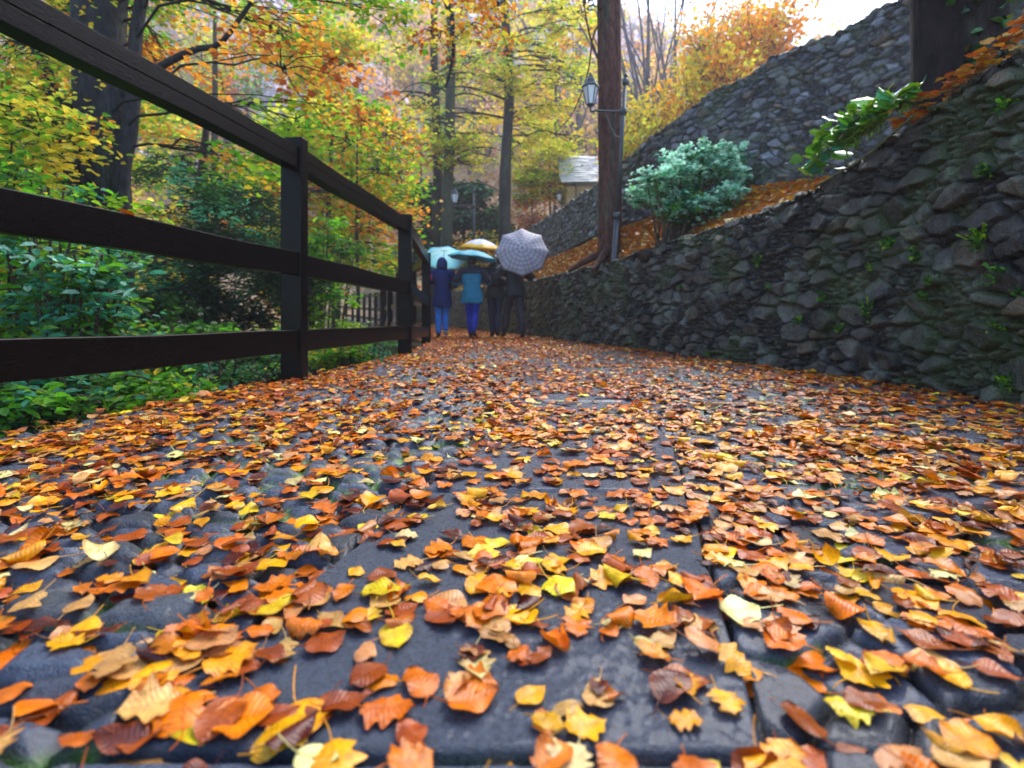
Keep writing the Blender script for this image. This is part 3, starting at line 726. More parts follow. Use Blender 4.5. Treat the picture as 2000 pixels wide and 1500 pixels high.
# ------------------------------------------------------------------ trees
def cl(px, py, Y, rad, ntw, nlf, L, mix, flat=.5, spread=.22, hang=.15, limb=True, asp=.34):
    if isinstance(rad, (int, float)): rad = (rad, rad, rad*.6)
    return (P(px, py, Y), rad, ntw, nlf, L, mix, flat, spread, hang, limb, asp)
AUT = {'orange': 2.2, 'yellow': 3.2, 'lime': 3.6, 'ygreen': 2.6, 'rust': .5, 'green': 1.6}
AUT2 = {'lime': 4, 'ygreen': 2.6, 'green': 3, 'yellow': 2.2, 'orange': .9}
ORA = {'orange': 4, 'yellow': 2, 'rust': 1.8, 'ygreen': .8}
rg0 = np.random.default_rng(21)
def beech():
    C = []
    for k in range(62):
        px = rg0.uniform(-120, 745); t = (px+120)/865
        lo = -260; hi = 330-40*t if px < 330 else 330-(px-330)*.18
        py = rg0.uniform(lo, hi); Y = rg0.uniform(4.9, 8.3)
        if 90 < px < 290 and py > 20: Y = rg0.uniform(6.9, 8.3)
        m = ORA if rg0.random() < .22+.25*(py < 150)*(px > 330) else (AUT if rg0.random() < .6 else AUT2)
        C.append(cl(px, py, Y, rg0.uniform(.45, .72), 11, 21, .072, m, .45, .15, .3))
    for k in range(9):
        C.append(cl(rg0.uniform(835, 985), rg0.uniform(-60, 105), rg0.uniform(6.6, 7.4), .33, 8, 13, .07, ORA, .5, .12, .5, False))
    for k in range(9):
        C.append(cl(rg0.uniform(-80, 95), rg0.uniform(150, 430), rg0.uniform(4.3, 5.6), .5, 12, 20, .075, AUT2, .5, .16, .3))
    tr = [(-4.95, 6.1, -2.2), (-4.9, 6.05, 0), (-4.8, 6.0, 1.6), (-4.8, 6.0, 2.8), (-4.9, 6.1, 4.2), (-4.75, 6.2, 6.5), (-4.9, 6.4, 9)]
    L = [([(-4.62, 5.9, -.2), (-4.42, 5.85, 1.0), (-4.48, 5.85, 1.9), (-4.38, 5.9, 2.7), (-4.42, 6.0, 3.6), (-4.3, 6.1, 4.8), (-4.1, 6.2, 6)], .11, .05),
         ([(-5.0, 5.9, 2.0), (-5.15, 5.8, 2.7), (-5.3, 5.7, 3.4), (-5.9, 5.6, 4.4)], .09, .04),
         ([(-4.9, 6.0, 1.7), (-5.3, 5.7, 2.0), (-5.75, 5.5, 1.75), (-6.3, 5.4, 1.2)], .06, .03),
         ([(-4.7, 6.0, 2.9), (-4.1, 5.9, 3.25), (-3.6, 5.8, 3.42), (-3.3, 5.8, 3.5), (-2.9, 5.7, 3.9)], .050, .022),
         ([(-4.8, 6.1, 5.2), (-3.6, 6.4, 5.6), (-2.2, 6.8, 5.5), (-1.0, 7.0, 4.9), (-.8, 7.0, 4.1), (-.9, 7.0, 3.55)], .10, .012)]
    tree('beech_tree', 'grey beech tree with forked trunk and orange green leaves behind the fence', 'tree', tr, [.36, .32, .29, .27, .25, .22, .17], C, (.030, .030, .034), seed=5, limbs=L, maxtw=900, twr=.005, limb_r=.07, nring=16, limbcol=(.022, .020, .020))
beech()
def yew():
    m = {'dark': 6, 'mid': 1.6, 'blueg': 1}
    C = []
    for k in range(30):
        px = rg0.uniform(235, 590); py = rg0.uniform(330, 800); C.append(cl(px, py, rg0.uniform(7.0, 9.6), (.75, .75, .3), 16, 62, .10, m, .5, .13, .55, True, .13))
    tree('yew_tree', 'dark evergreen with drooping needle sprays filling the ravine behind the fence', 'tree', [(-5.3, 8.6, -2.4), (-5.2, 8.6, 0), (-5.2, 8.6, 2.5), (-5.1, 8.6, 4)], [.16, .14, .09, .03], C, (.05, .035, .03), seed=6, maxtw=300, twr=.008, limb_r=.25)
yew()
def gen_tree(name, label, px, Y, ztop, zlo, rc, ncl, ntw, nlf, L, mix, r0, bark, seed, group=None, flat=.5, lean=0, rad=.9, limb_r=.25, spread=.3, cz=None, base=None, hang=.15, maxtw=160, twr=.012, bias=None, asp=.34):
    rg = np.random.default_rng(seed); x, y, _ = P(px, 0, Y); zb = gz(x, y) if base is None else base
    C = []
    for k in range(ncl):
        a = rg.uniform(0, 2*np.pi); q = math.sqrt(rg.random())*rc; z = rg.uniform(zlo, ztop)
        f = 1-.45*max(0, (z-zlo)/(ztop-zlo+1e-6)-.5)*2
        C.append(((x+lean*.5+q*f*math.cos(a), y+q*f*math.sin(a)*.8, z), (rad, rad, rad*.4), ntw, nlf, L, mix, flat, spread, hang, True, asp))
    h = ztop-zb; tr = [(x, y, zb-.3), (x+lean*.2, y, zb+h*.3), (x+lean*.6+.1*rg.normal(), y, zb+h*.65), (x+lean, y, ztop+.3)]
    return tree(name, label, 'tree', tr, [r0, r0*.85, r0*.6, r0*.2], C, bark, group, seed, maxtw=maxtw, limb_r=limb_r, twr=twr)
YG = {'ygreen': 4, 'yellow': 2.5, 'lime': 2.2}
LG = {'lime': 4, 'green': 3, 'ygreen': 2.5, 'yellow': 1.2, 'orange': .8}
GB = 'woodland trees below and beyond the fence'
gen_tree('woodland_tree', 'bright lime green tree between the first two fence posts', 655, 12.5, 5.6, .2, 2.1, 30, 15, 22, .13, LG, .10, (.06, .05, .05), 31, GB, rad=.8)
gen_tree('woodland_tree', 'orange tinted small tree hanging over the second fence rail', 700, 10.5, 4.6, 1.6, 1.3, 15, 12, 17, .09, {'orange': 3, 'lime': 3, 'yellow': 2, 'rust': 1}, .05, (.06, .05, .05), 32, GB, rad=.55)
gen_tree('woodland_tree', 'tall yellow orange tree far behind the forked beech', 420, 17, 12, 1.0, 4.2, 32, 14, 20, .17, AUT, .16, (.07, .06, .05), 33, GB, rad=1.2)
gen_tree('woodland_tree', 'green and yellow tree at the left edge beyond the beech', 60, 13, 9.5, -1, 3.6, 36, 15, 20, .14, AUT2, .14, (.07, .06, .05), 34, GB, rad=1.1)
gen_tree('woodland_tree', 'light green slender tree with dark stem beside the tall utility pole', 625, 18, 11.5, 3.5, 2.3, 26, 15, 20, .17, {'lime': 3, 'ygreen': 3, 'orange': 1.5, 'yellow': 2}, .11, (.04, .035, .03), 35, GB, rad=1.0)
gen_tree('woodland_tree', 'yellow green tree filling the gap left of the beech trunk', 240, 21, 10, -1.5, 5.0, 34, 14, 18, .2, {'lime': 4, 'ygreen': 3, 'yellow': 2, 'green': 2.5, 'orange': 1}, .16, (.07, .06, .05), 36, GB, rad=1.5)
gen_tree('woodland_tree', 'low lime green tree under the middle rail left of the yew', -60, 8.5, 3.2, -1.6, 2.0, 30, 15, 22, .10, {'lime': 4, 'green': 4, 'yellow': 1.5}, .07, (.05, .04, .03), 37, GB, rad=.8)
# centre: tall straight trunks with thin yellow green sprays
GC = 'tall straight trees above the bend of the road'
def tall(px, Y, r0, bark, seed, label, npx, zs, n, side=1, lim=True):
    rg = np.random.default_rng(seed); x, y, _ = P(px, 0, Y); zb = gz(x, y); C = []
    for k in range(n):
        qx = rg.uniform(*npx); py = rg.uniform(*zs)
        C.append(cl(qx, py, Y+rg.uniform(-2, 2.5), (1.0, 1.0, .18), 12, 13, .15, YG, .35, .26, .05, True))
    tr = [(x, y, zb-.3), (x+.05*rg.normal(), y, zb+4), (x+.12*rg.normal(), y, zb+8), (x+.15*rg.normal(), y, zb+13), (x, y, zb+18)]
    L = []
    for k in range(9):
        a = rg.uniform(-1, 1); z = zb+rg.uniform(3.5, 12); s_ = 1 if rg.random() < .55 else -1; w = rg.uniform(1.5, 3.6)
        L.append(([(x, y, z), (x+s_*w*.4, y+a*.6, z+.35), (x+s_*w*.75, y+a, z+.25), (x+s_*w, y+a*1.3, z-.25)], .055, .012))
    tree('tall_tree', label, 'tree', tr, [r0, r0*.9, r0*.8, r0*.65, r0*.4], C, bark, GC, seed, limbs=L if lim else (), maxtw=260, limb_r=.16, twr=.012)
tall(851, 24, .27, (.022, .015, .014), 41, 'dark slim tree trunk, left one of the close pair above the pale blue umbrella', (760, 900), (120, 330), 8)
tall(873, 23, .30, (.045, .052, .032), 42, 'greenish tree trunk, right one of the close pair above the umbrellas', (780, 960), (60, 330), 11)
tall(985, 21, .25, (.030, .026, .026), 43, 'straight dark tree trunk rising behind the white and yellow umbrella', (880, 1160), (-80, 330), 30)
# spruces, shrubs
DK = {'dark': 4, 'blueg': 1.6, 'mid': 2}
gen_tree('evergreen_tree', 'dark blue green evergreen standing left of the paired trunks', 810, 27, 7.4, 3.0, 1.7, 20, 18, 26, .20, DK, .15, (.05, .04, .03), 51, 'dark evergreens above the bend', rad=.9)
gen_tree('evergreen_tree', 'dark evergreen directly behind the paired trunks and far lantern', 905, 28, 7.6, 3.2, 1.9, 22, 18, 26, .20, DK, .15, (.05, .04, .03), 52, 'dark evergreens above the bend', rad=.9)
gen_tree('evergreen_tree', 'small dark green evergreen close left of the straight centre trunk', 960, 30, 6.6, 3.4, 1.3, 12, 18, 22, .20, {'mid': 3, 'dark': 2, 'green': 1.5}, .12, (.05, .04, .03), 53, 'dark evergreens above the bend', rad=.8)
gen_tree('autumn_shrub', 'pinkish orange shrub right of the straight centre trunk', 1040, 27, 8.2, 5.0, 1.6, 18, 14, 18, .17, {'pink': 3, 'orange': 2, 'rust': 1.4}, .06, (.1, .06, .05), 54, rad=.8)
gen_tree('autumn_shrub', 'ochre yellow shrub behind the white and yellow umbrella', 945, 22.5, 4.4, 2.6, 1.2, 12, 13, 17, .13, {'yellow': 2, 'orange': 1.2, 'mid': 2}, .05, (.1, .06, .05), 55, rad=.6)
gen_tree('autumn_tree', 'yellow green young tree beside the stone roofed house', 1075, 26, 9.2, 5.8, 1.9, 20, 14, 16, .15, YG, .06, (.08, .07, .06), 56, rad=.85)
gen_tree('autumn_tree', 'airy yellow tree in front of the hazy hill above the lantern', 1085, 30, 19, 10, 3.4, 18, 12, 14, .24, {'yellow': 3, 'ygreen': 3, 'orange': .7}, .14, (.08, .07, .07), 57, rad=1.3)
# behind the upper wall on the right
def feathery(name, label, px, Y, spread_px, top_py, bot_py, mix, n, seed, bark=(.10, .08, .07)):
    rg = np.random.default_rng(seed); x, y, _ = P(px, 0, Y); zb = gz(x, y); C = []; L = []
    for k in range(n):
        t = rg.random(); qx = px+rg.uniform(-1, 1)*spread_px*(1-.35*t); py = bot_py+(top_py-bot_py)*t
        c = P(qx, py, Y+rg.uniform(-1.3, 1.3)); C.append((c, (.9, .9, 1.0), 13, 16, .16, mix, 1.0, .24, -.9, False))
    for k in range(13):
        qx = px+rg.uniform(-1, 1)*spread_px*.8; c = P(qx, rg.uniform(top_py, (top_py+bot_py)/2), Y+rg.uniform(-1, 1))
        b = np.array([x, y, zb+.5]); L.append(([b, b*.6+c*.4+np.array([0, 0, -.3]), c], .06, .012))
    tree(name, label, 'tree', [(x, y, zb-.3), (x, y, zb+.6), (x+.1, y, zb+1.6), (x+.15, y, zb+3)], [.14, .12, .09, .05], C, bark, seed=seed, limbs=L, maxtw=300)
feathery('autumn_tree', 'feathery orange tree behind the upper stone wall', 1480, 21, 82, 45, 240, {'orange': 5, 'yellow': 2, 'tan': 1.2}, 30, 61)
feathery('autumn_tree', 'feathery orange and yellow tree left of the orange one behind the wall', 1385, 19, 90, 70, 330, {'orange': 3, 'yellow': 3, 'ygreen': 1.4, 'tan': 1}, 32, 62)
feathery('autumn_tree', 'yellow green bushy tree right beside the lamp post', 1265, 19, 55, 240, 380, {'yellow': 2.5, 'ygreen': 3.5, 'orange': .8}, 18, 63)
def bare(px, Y, h, seed, label, n=12):
    rg = np.random.default_rng(seed); x, y, _ = P(px, 0, Y); zb = gz(x, y); L = []
    for k in range(n):
        a = rg.uniform(-.55, .55); z = zb+h*rg.uniform(.2, .5); l = h*rg.uniform(.5, .9)
        pts = [(x, y, z-.4), (x+a*l*.4, y+.2*rg.normal(), z+l*.35), (x+a*l*.8+.15*rg.normal(), y, z+l*.75), (x+a*l, y, z+l*1.15)]; L.append((pts, .07, .012))
        for j in range(4):
            q = spline(pts, 12)[rg.integers(4, 10)]; d = rg.uniform(-.9, .9); L.append(([q, q+np.array([d*.5, .1, .6]), q+np.array([d*.9, .2, 1.6])], .022, .006))
    tree('bare_tree', label, 'tree', [(x, y, zb-.3), (x, y, zb+h*.3), (x+.1, y, zb+h*.7), (x+.1, y, zb+h)], [.16, .13, .08, .03], [], (.16, .15, .18), 'leafless grey trees behind the upper wall', seed, limbs=L)
bare(1262, 23, 12, 71, 'leafless grey tree just right of the lamp post top')
bare(1315, 27, 13, 72, 'leafless grey tree left of the feathery orange trees')
bare(1130, 33, 15, 73, 'leafless grey tree above the house roof, left of the red trunk')
# big reddish trunk on the terrace
def red_tree():
    x, y = 1.60, 8.3; zb = gz(x, y)
    C = [cl(1135, -20, 8.0, (.28, .28, .18), 9, 30, .09, {'dark': 3, 'mid': 2}, .5, .09, .3, False, .16), cl(1090, -110, 8.0, .5, 9, 24, .09, {'dark': 3, 'mid': 2}, .5, .09, .3, False, .16)]
    L = [([(1.66, 8.24, zb-.1), (1.68, 8.22, zb+1.2), (1.68, 8.24, zb+3), (1.68, 8.27, zb+4.6), (1.72, 8.3, 8)], .085, .08),
         ([(1.5, 8.3, 3.75+.6), (1.25, 8.2, 4.0+.9), (1.1, 8.1, 5.6)], .022, .01),
         ([(1.6, 8.3, 5.4), (1.3, 8.1, 4.9), (1.18, 8.0, 4.2), (.95, 8.0, 3.6), (.7, 8.0, 3.3)], .02, .005),
         ([(1.55, 8.2, zb+.25), (1.38, 8.0, zb+.02), (1.22, 7.7, zb-.18)], .07, .04), ([(1.5, 8.4, zb+.2), (1.2, 8.5, zb+.05), (.95, 8.6, zb-.1)], .08, .03), ([(1.7, 8.3, zb+.2), (1.95, 8.1, zb+.05), (2.2, 7.9, zb)], .09, .04)]
    tree('red_trunk_tree', 'thick reddish brown tree trunk standing beside the lamp post on the terrace', 'tree', [(x, y, zb-.3), (x-.02, y, zb+.8), (x-.03, y, zb+2.2), (x-.05, y, zb+3.6), (x-.08, y, 8)], [.175, .150, .150, .155, .155], C, (.085, .038, .028), seed=8, limbs=L, rootfl=1.2, mat=M_bark, maxtw=30, twr=.006, nring=28)
red_tree()
def dark_tree():
    x, y = 2.62, 3.0; zb = gz(x, y)
    root = tree('ivy_clad_tree', 'very dark thick trunk with ivy at the top right above the wall', 'tree', [(x-.02, y, zb-.3), (x, y, zb+.4), (x-.01, y, zb+1.2), (x, y, zb+3)], [.225, .215, .21, .20], [], (.012, .008, .008), seed=9, rootfl=1.12, nring=28)
    rg = np.random.default_rng(4); n = 330; a = rg.uniform(2.2, 6.2, n); z = zb+rg.uniform(-.05, 1.6, n)
    c = np.stack([x+.235*np.cos(a), y+.235*np.sin(a), z], -1)[(np.sin(a*2+z*2.5) > .1)]
    V, F, Cc = leaves_at(c, .06, rg, palette(rg, len(c), {'dark': 4, 'mid': 1.5, 'blueg': 1}), .9, .42)
    o = mk('ivy', V, F, M_gloss, root, col=Cc, smooth=False); settle(root, o)
dark_tree()
# ------------------------------------------------------------------ shrubs and plants
GS = 'leafy shrubs growing in the ravine below the fence'
SH = {'green': 4, 'lime': 3, 'mid': 1.6, 'yellow': .8, 'blueg': 1.3}
def rav(px, py, Y, label, ncl, r, mix, L, seed, name='shrub', ntw=12, nlf=17, spread=.07, base=None, asp=.27):
    rg = np.random.default_rng(seed); C = []
    for k in range(ncl):
        q = rg.uniform(-1, 1, 3)*np.array(r); c = P(px, py, Y)+q
        C.append((c, (.26, .26, .22), ntw, nlf, L, mix, .55, spread, .1, True, asp))
    b = P(px, py, Y); b[2] = gz(b[0], b[1])-.05
    bush(name, label, 'shrub', b, C, seed, group=GS, stems=4)
rav(70, 560, 3.3, 'lime and green leafy shrub behind the lower two rails at far left', 17, (.5, .35, .42), SH, .062, 81)
rav(165, 620, 2.9, 'blue green narrow leaved shrub in front of the beech foot', 9, (.16, .2, .36), {'blueg': 4, 'green': 2, 'mint': .8, 'mid': 2}, .065, 82, asp=.2)
rav(60, 800, 2.35, 'dark green plants under the bottom rail at the left corner', 12, (.36, .3, .16), {'green': 3, 'mid': 3, 'blueg': 2, 'lime': 1}, .055, 83)
rav(245, 770, 3.0, 'bright green shrub with yellow tips just above the road edge', 8, (.22, .25, .16), {'green': 3, 'lime': 3, 'yellow': 1, 'blueg': 1}, .055, 84)
rav(400, 740, 4.2, 'low dark green shrub left of the first full fence post', 10, (.5, .4, .2), {'dark': 3, 'mid': 3, 'blueg': 1.5}, .06, 85)
rav(630, 560, 8.2, 'bright green shrub seen between first and second fence posts', 14, (.42, .5, .85), {'lime': 3, 'green': 3, 'mid': 2}, .085, 86, spread=.10)
rav(660, 680, 5.9, 'light green weeds under the bottom rail between two posts', 9, (.36, .4, .12), {'lime': 3, 'green': 3, 'orange': .6, 'yellow': 1}, .05, 87)
rav(735, 690, 6.3, 'small blue green weeds at the foot of the second post', 4, (.14, .2, .08), {'blueg': 2, 'mint': .7, 'green': 2}, .05, 88)
rav(-40, 470, 4.2, 'yellow green shrub at the left edge between middle and bottom rails', 12, (.5, .5, .6), {'lime': 3, 'ygreen': 2, 'green': 3, 'yellow': 1.4}, .07, 89)
rav(330, 640, 6.2, 'leafy green shrub in shade at the foot of the yew', 12, (.9, .5, .4), {'mid': 4, 'green': 2, 'dark': 2}, .08, 90)
rav(160, 720, 4.2, 'mixed green shrub below the bottom rail beside the beech', 14, (.8, .5, .35), {'mid': 3, 'green': 3, 'blueg': 1.5, 'yellow': .4}, .07, 91)
def hydr():
    rg = np.random.default_rng(15); C = []; mix = {'mint': 8, 'blueg': 3, 'green': 1.6, 'mid': .5, 'lime': .4}
    for k in range(46):
        a = rg.uniform(0, 2*np.pi); q = rg.random()**.5; c = P(1362+98*q*math.cos(a)-22*q*math.sin(a), 362+62*q*math.sin(a), 6.55+rg.uniform(-.4, .4))
        C.append((c, (.19, .19, .14), 12, 22, .058, mix, .45, .05, .1, True, .3))
    for k in range(8):
        c = P(rg.uniform(1300, 1430), rg.uniform(395, 425), 6.5+rg.uniform(-.3, .3)); C.append((c, (.16, .16, .10), 12, 20, .055, {'green': 3, 'mid': 2, 'blueg': 2, 'mint': 1}, .45, .05, .1, True, .3))
    for k in range(5):
        c = P(rg.uniform(1290, 1450), rg.uniform(288, 304), 6.5); C.append((c, (.08, .08, .08), 6, 16, .055, mix, .45, .03, -.3, True, .3))
    b = P(1300, 452, 6.45); b[2] = gz(b[0], b[1])
    r = bush('shrub', 'rounded blue green shrub on the terrace between the two walls', 'shrub', b, C, 15, stems=1)
    mb = MB(); mb.tube(spline([b+np.array([-.35, -.25, -.05]), b+np.array([0, 0, .06]), b+np.array([.25, .05, .35]), b+np.array([.5, .1, .6])], 12), np.linspace(.085, .03, 12), 9, (.05, .035, .028))
    o = mb.build('stem', M_bark, r, smooth=True); settle(r, o)
hydr()
def bergenia():
    rg = np.random.default_rng(17); n = 120; t = np.clip(rg.random(n)*1.15-.05, 0, 1)**.85
    A = P(1585, 335, 3.55); B = P(1775, 190, 2.85); c = A[None]*(1-t)[:, None]+B[None]*t[:, None]
    up = rg.random(n)*(.05+.15*np.sin(np.pi*np.clip(t*1.1, 0, 1)))
    c = c+np.stack([rg.normal(.02, .05, n), rg.normal(.03, .07, n), up-.02], -1)
    L = .115*(.6+.65*rg.random(n)); f = np.ones(n)
    v, fc, u, _ = batch(n, c[:, 0], c[:, 1], c[:, 2], L, np.full(n, 2), -.9*f*rg.random(n), -.8*f*rg.random(n), rg.random(n)*6.28, .2+.7*rg.random(n), rg.random(n)*6.28, np.zeros(n, int), 11, 7, True, rg)
    g = palette(rg, n, {'green': 7, 'lime': 1.5, 'mid': 1.6, 'blueg': .5}, .3); K = v.shape[1]; col = np.repeat(g, K, 0)
    V = v.reshape(-1, 3); F = (fc[None]+(np.arange(n)*K)[:, None, None]).reshape(-1, 4)
    root = empty('broad_leaf_plant', A); o = mk('leaves', V, F, M_gloss, root, col=col, uv=np.tile(u, (n, 1)))
    mb = MB()
    for k in range(0, n, 7):
        b0 = A*(1-t[k])+B*t[k]; mb.tube([b0+np.array([0, 0, -.08]), (b0+c[k])/2+np.array([.01, 0, 0]), c[k]], [.005, .004, .003], 5, (.12, .2, .05))
    mb.tube(spline([A+np.array([.02, 0, -.11]), A*.5+B*.5+np.array([.04, 0, -.13]), B+np.array([.02, 0, -.11])], 20), .007, 6, (.10, .12, .05))
    s_ = mb.build('stem', M_bark, root, smooth=True); settle(root, o, s_)
    tag(root, 'glossy bright green broad leaved plant spilling over the lower wall top', 'plant')
bergenia()
def tufts():
    rg = np.random.default_rng(19); spots = [(1480, 508), (1500, 560), (1605, 578), (1640, 640), (1700, 520), (1735, 475), (1790, 500), (1805, 578), (1822, 545), (1925, 330), (1940, 640), (1945, 535), (1905, 470), (1560, 625), (1385, 690), (1330, 560), (1990, 575), (1962, 745), (1960, 200), (1690, 605)]
    ref = {}
    names = ['tiny fern tuft', 'small bright green fern tuft']
    for k, (px, py) in enumerate(spots):
        # where the sight line meets the wall's face
        for Y in np.arange(1.5, 9, .01):
            q = P(px, py, Y)
            if q[0] >= wx(Y)+.10*(q[2])-.015: break
        n = int(rg.integers(10, 46)); s_ = rg.uniform(.012, .038)
        c = q+rg.normal(0, 1, (n, 3))*np.array([.010, s_, s_*.8])+np.array([-.010, 0, 0])
        V, F, C = leaves_at(c, .019, rg, palette(rg, n, {'lime': 1, 'green': 3, 'mid': 4}), .9, .38, .3)
        F = np.concatenate([F, np.stack([np.arange(n)*6, np.arange(n)*6+1, np.full(n, 6*n), np.arange(n)*6+5], 1)]); V = np.vstack([V, q+np.array([.02, 0, -.02])]); C = np.vstack([C, C[:1]])
        o = mk('wall_fern', V-q, F, M_foli, col=C, smooth=False); o.location = q; ref[k] = o
    order = sorted(range(len(spots)), key=lambda k: spots[k][0])
    w = ['first', 'second', 'third', 'fourth', 'fifth', 'sixth', 'seventh', 'eighth', 'ninth', 'tenth', 'eleventh', 'twelfth', 'thirteenth', 'fourteenth', 'fifteenth', 'sixteenth', 'seventeenth', 'eighteenth', 'nineteenth', 'twentieth']
    for r, k in enumerate(order):
        py = spots[k][1]; lv = 'low' if py > 610 else 'halfway up' if py > 510 else 'high'
        tag(ref[k], 'little green fern %s on the roadside wall, %s counted from its far end' % (lv, w[r]), 'fern', 'ferns rooted in the lower stone wall')
tufts()

# ------------------------------------------------------------------ lamps, poles, buildings
M_glass = simple('frosted_lamp_glass', (.62, .68, .74), .25)
M_roofst = simple('stone_slate', (.36, .39, .42), .35, 3, .35, bst=.6, bd=.03, dim=(.6, 1, 6))
M_ochre = simple('ochre_plaster', (.42, .33, .17), .8, 2, .15)
M_white = simple('white_plaster', (.66, .68, .70), .7, 2, .1)
M_dark = simple('dark_opening', (.03, .03, .035), .6)
M_zinc = simple('galvanised_pole', (.22, .25, .28), .45, 8, .15)
def lamp(base, top, lant, label, s=1.0):
    base = np.array(base, float); top = np.array(top, float); lant = np.array(lant, float)
    root = empty('street_lamp', base); ax = (top-base); ln = np.linalg.norm(ax); ax /= ln
    mb = MB(); at = lambda t: base+ax*ln*t
    mb.tube([at(-.03), at(.02), at(.03), at(.48)], [.055*s, .05*s, .042*s, .040*s], 14)
    mb.tube([at(.48), at(.485), at(.495), at(.50)], [.05*s, .056*s, .056*s, .045*s], 14)
    mb.tube([at(.50), at(.97)], [.034*s, .028*s], 14)
    mb.tube([at(.955), at(.965), at(.975), at(.985)], [.03*s, .05*s, .05*s, .02*s], 12)
    p = mb.build('pole', M_iron, root, smooth=True)
    mb = MB(); r = .033*s; prof = [(r*math.sin(t), r*math.cos(t)) for t in np.linspace(.05, np.pi-.05, 8)][::-1]
    mb.lathe(prof, 12, at(.985)+np.array([0, 0, r*.9])); fin = mb.build('finial', M_iron, root, smooth=True)
    # arm from the pole to the lantern foot
    zf = lant[2]-.30*s; tz = (zf+.02-base[2])/(top[2]-base[2]); a0 = at(tz)
    foot = np.array([lant[0], lant[1], zf]); mb = MB()
    d = foot-a0; q = [a0, a0+d*.5+np.array([0, 0, .012]), a0+d*.82+np.array([0, 0, .03*s]), foot+np.array([.02*s, 0, .015]), foot+np.array([0, 0, .06*s])]
    mb.tube(spline(q, 14), .017*s, 8); mb.tube([at(tz-.012), at(tz+.012)], [.05*s, .05*s], 12)
    a2 = at(tz-.10); mb.tube(spline([a2, a2+d*.25+np.array([0, 0, .10*s]), a0+d*.55], 8), .008*s, 6)
    arm = mb.build('arm', M_iron, root, smooth=True)
    # lantern: six-sided, narrow foot, glass, domed roof, finial
    ln_ = MB(); c0 = lant
    ln_.lathe([(.012*s, -.26*s), (.02*s, -.22*s), (.035*s, -.20*s), (.06*s, -.185*s), (.062*s, -.17*s)], 6, c0)
    ln_.lathe([(.125*s, .075*s), (.135*s, .085*s), (.13*s, .10*s), (.10*s, .13*s), (.085*s, .185*s), (.05*s, .22*s), (.05*s, .235*s), (.028*s, .245*s), (.012*s, .27*s)], 6, c0)
    for k in range(6):
        a = k*np.pi/3; e = np.array([math.cos(a), math.sin(a), 0]); ln_.tube([c0+e*.062*s+np.array([0, 0, -.18*s]), c0+e*.118*s+np.array([0, 0, .08*s])], .008*s, 5)
    ln_.lathe([(.004*s, .30*s+.0), (.02*s, .285*s), (.022*s, .27*s), (.01*s, .255*s)][::-1], 8, c0)
    lo = ln_.build('lantern', M_iron, root)
    g = MB(); g.lathe([(.056*s, -.175*s), (.112*s, .078*s)], 6, c0); go = g.build('glass', M_glass, root)
    settle(root, p, fin, arm, lo, go)
    go.parent = lo; tag(root, label, 'lamp post')
bx, by = 1.42, 7.55
lamp((bx, by, gz(bx, by)-.05), (1.69, 7.6, 4.02), P(1153, 181, 7.6), 'dark iron lamp post with hanging lantern beside the red trunk', 1.0)
lamp((-1.32, 18.2, gz(-1.32, 18.2)), (-1.36, 18.2, 5.1), P(888, 385, 18.2), 'distant lamp post seen between the paired and straight trunks', 1.15)
lamp((3.0, 24, gz(3.0, 24)), (3.0, 24, 6.8), P(1092, 384, 24), 'distant lamp post with white lantern left of the stone roofed house', 1.15)
def pole(px, Y, ztop, r, label, name='utility_pole', cat='pole', group=None, mat=None):
    x, y, _ = P(px, 0, Y); zb = gz(x, y)-.2; mb = MB(); mb.tube([(x, y, zb), (x, y, zb+.5), (x+.02, y, (zb+ztop)/2), (x, y, ztop-.1), (x, y, ztop)], [r*1.35, r*1.1, r, r*.8, r*.5], 12)
    root = mb.build(name, mat or M_zinc, smooth=True); root.data.transform(Matrix.Translation((-x, -y, -zb))); root.location = (x, y, zb); tag(root, label, cat, group); return root
pole(770, 36, 14.4, .15, 'tall thin grey utility pole standing beyond the bend, right of the kiosk')
for k, (px, top) in enumerate(((738, 443), (746, 447), (712, 468), (716, 474))):
    z = P(0, top, 40)[2]
    if k in (0, 2): pole(px, 40, z, .10, ['', '', 'short dark post in front of the white kiosk doorway'][k] if k else 'dark iron post between the kiosk and the tall grey pole', 'iron_post', 'post', None, M_iron)
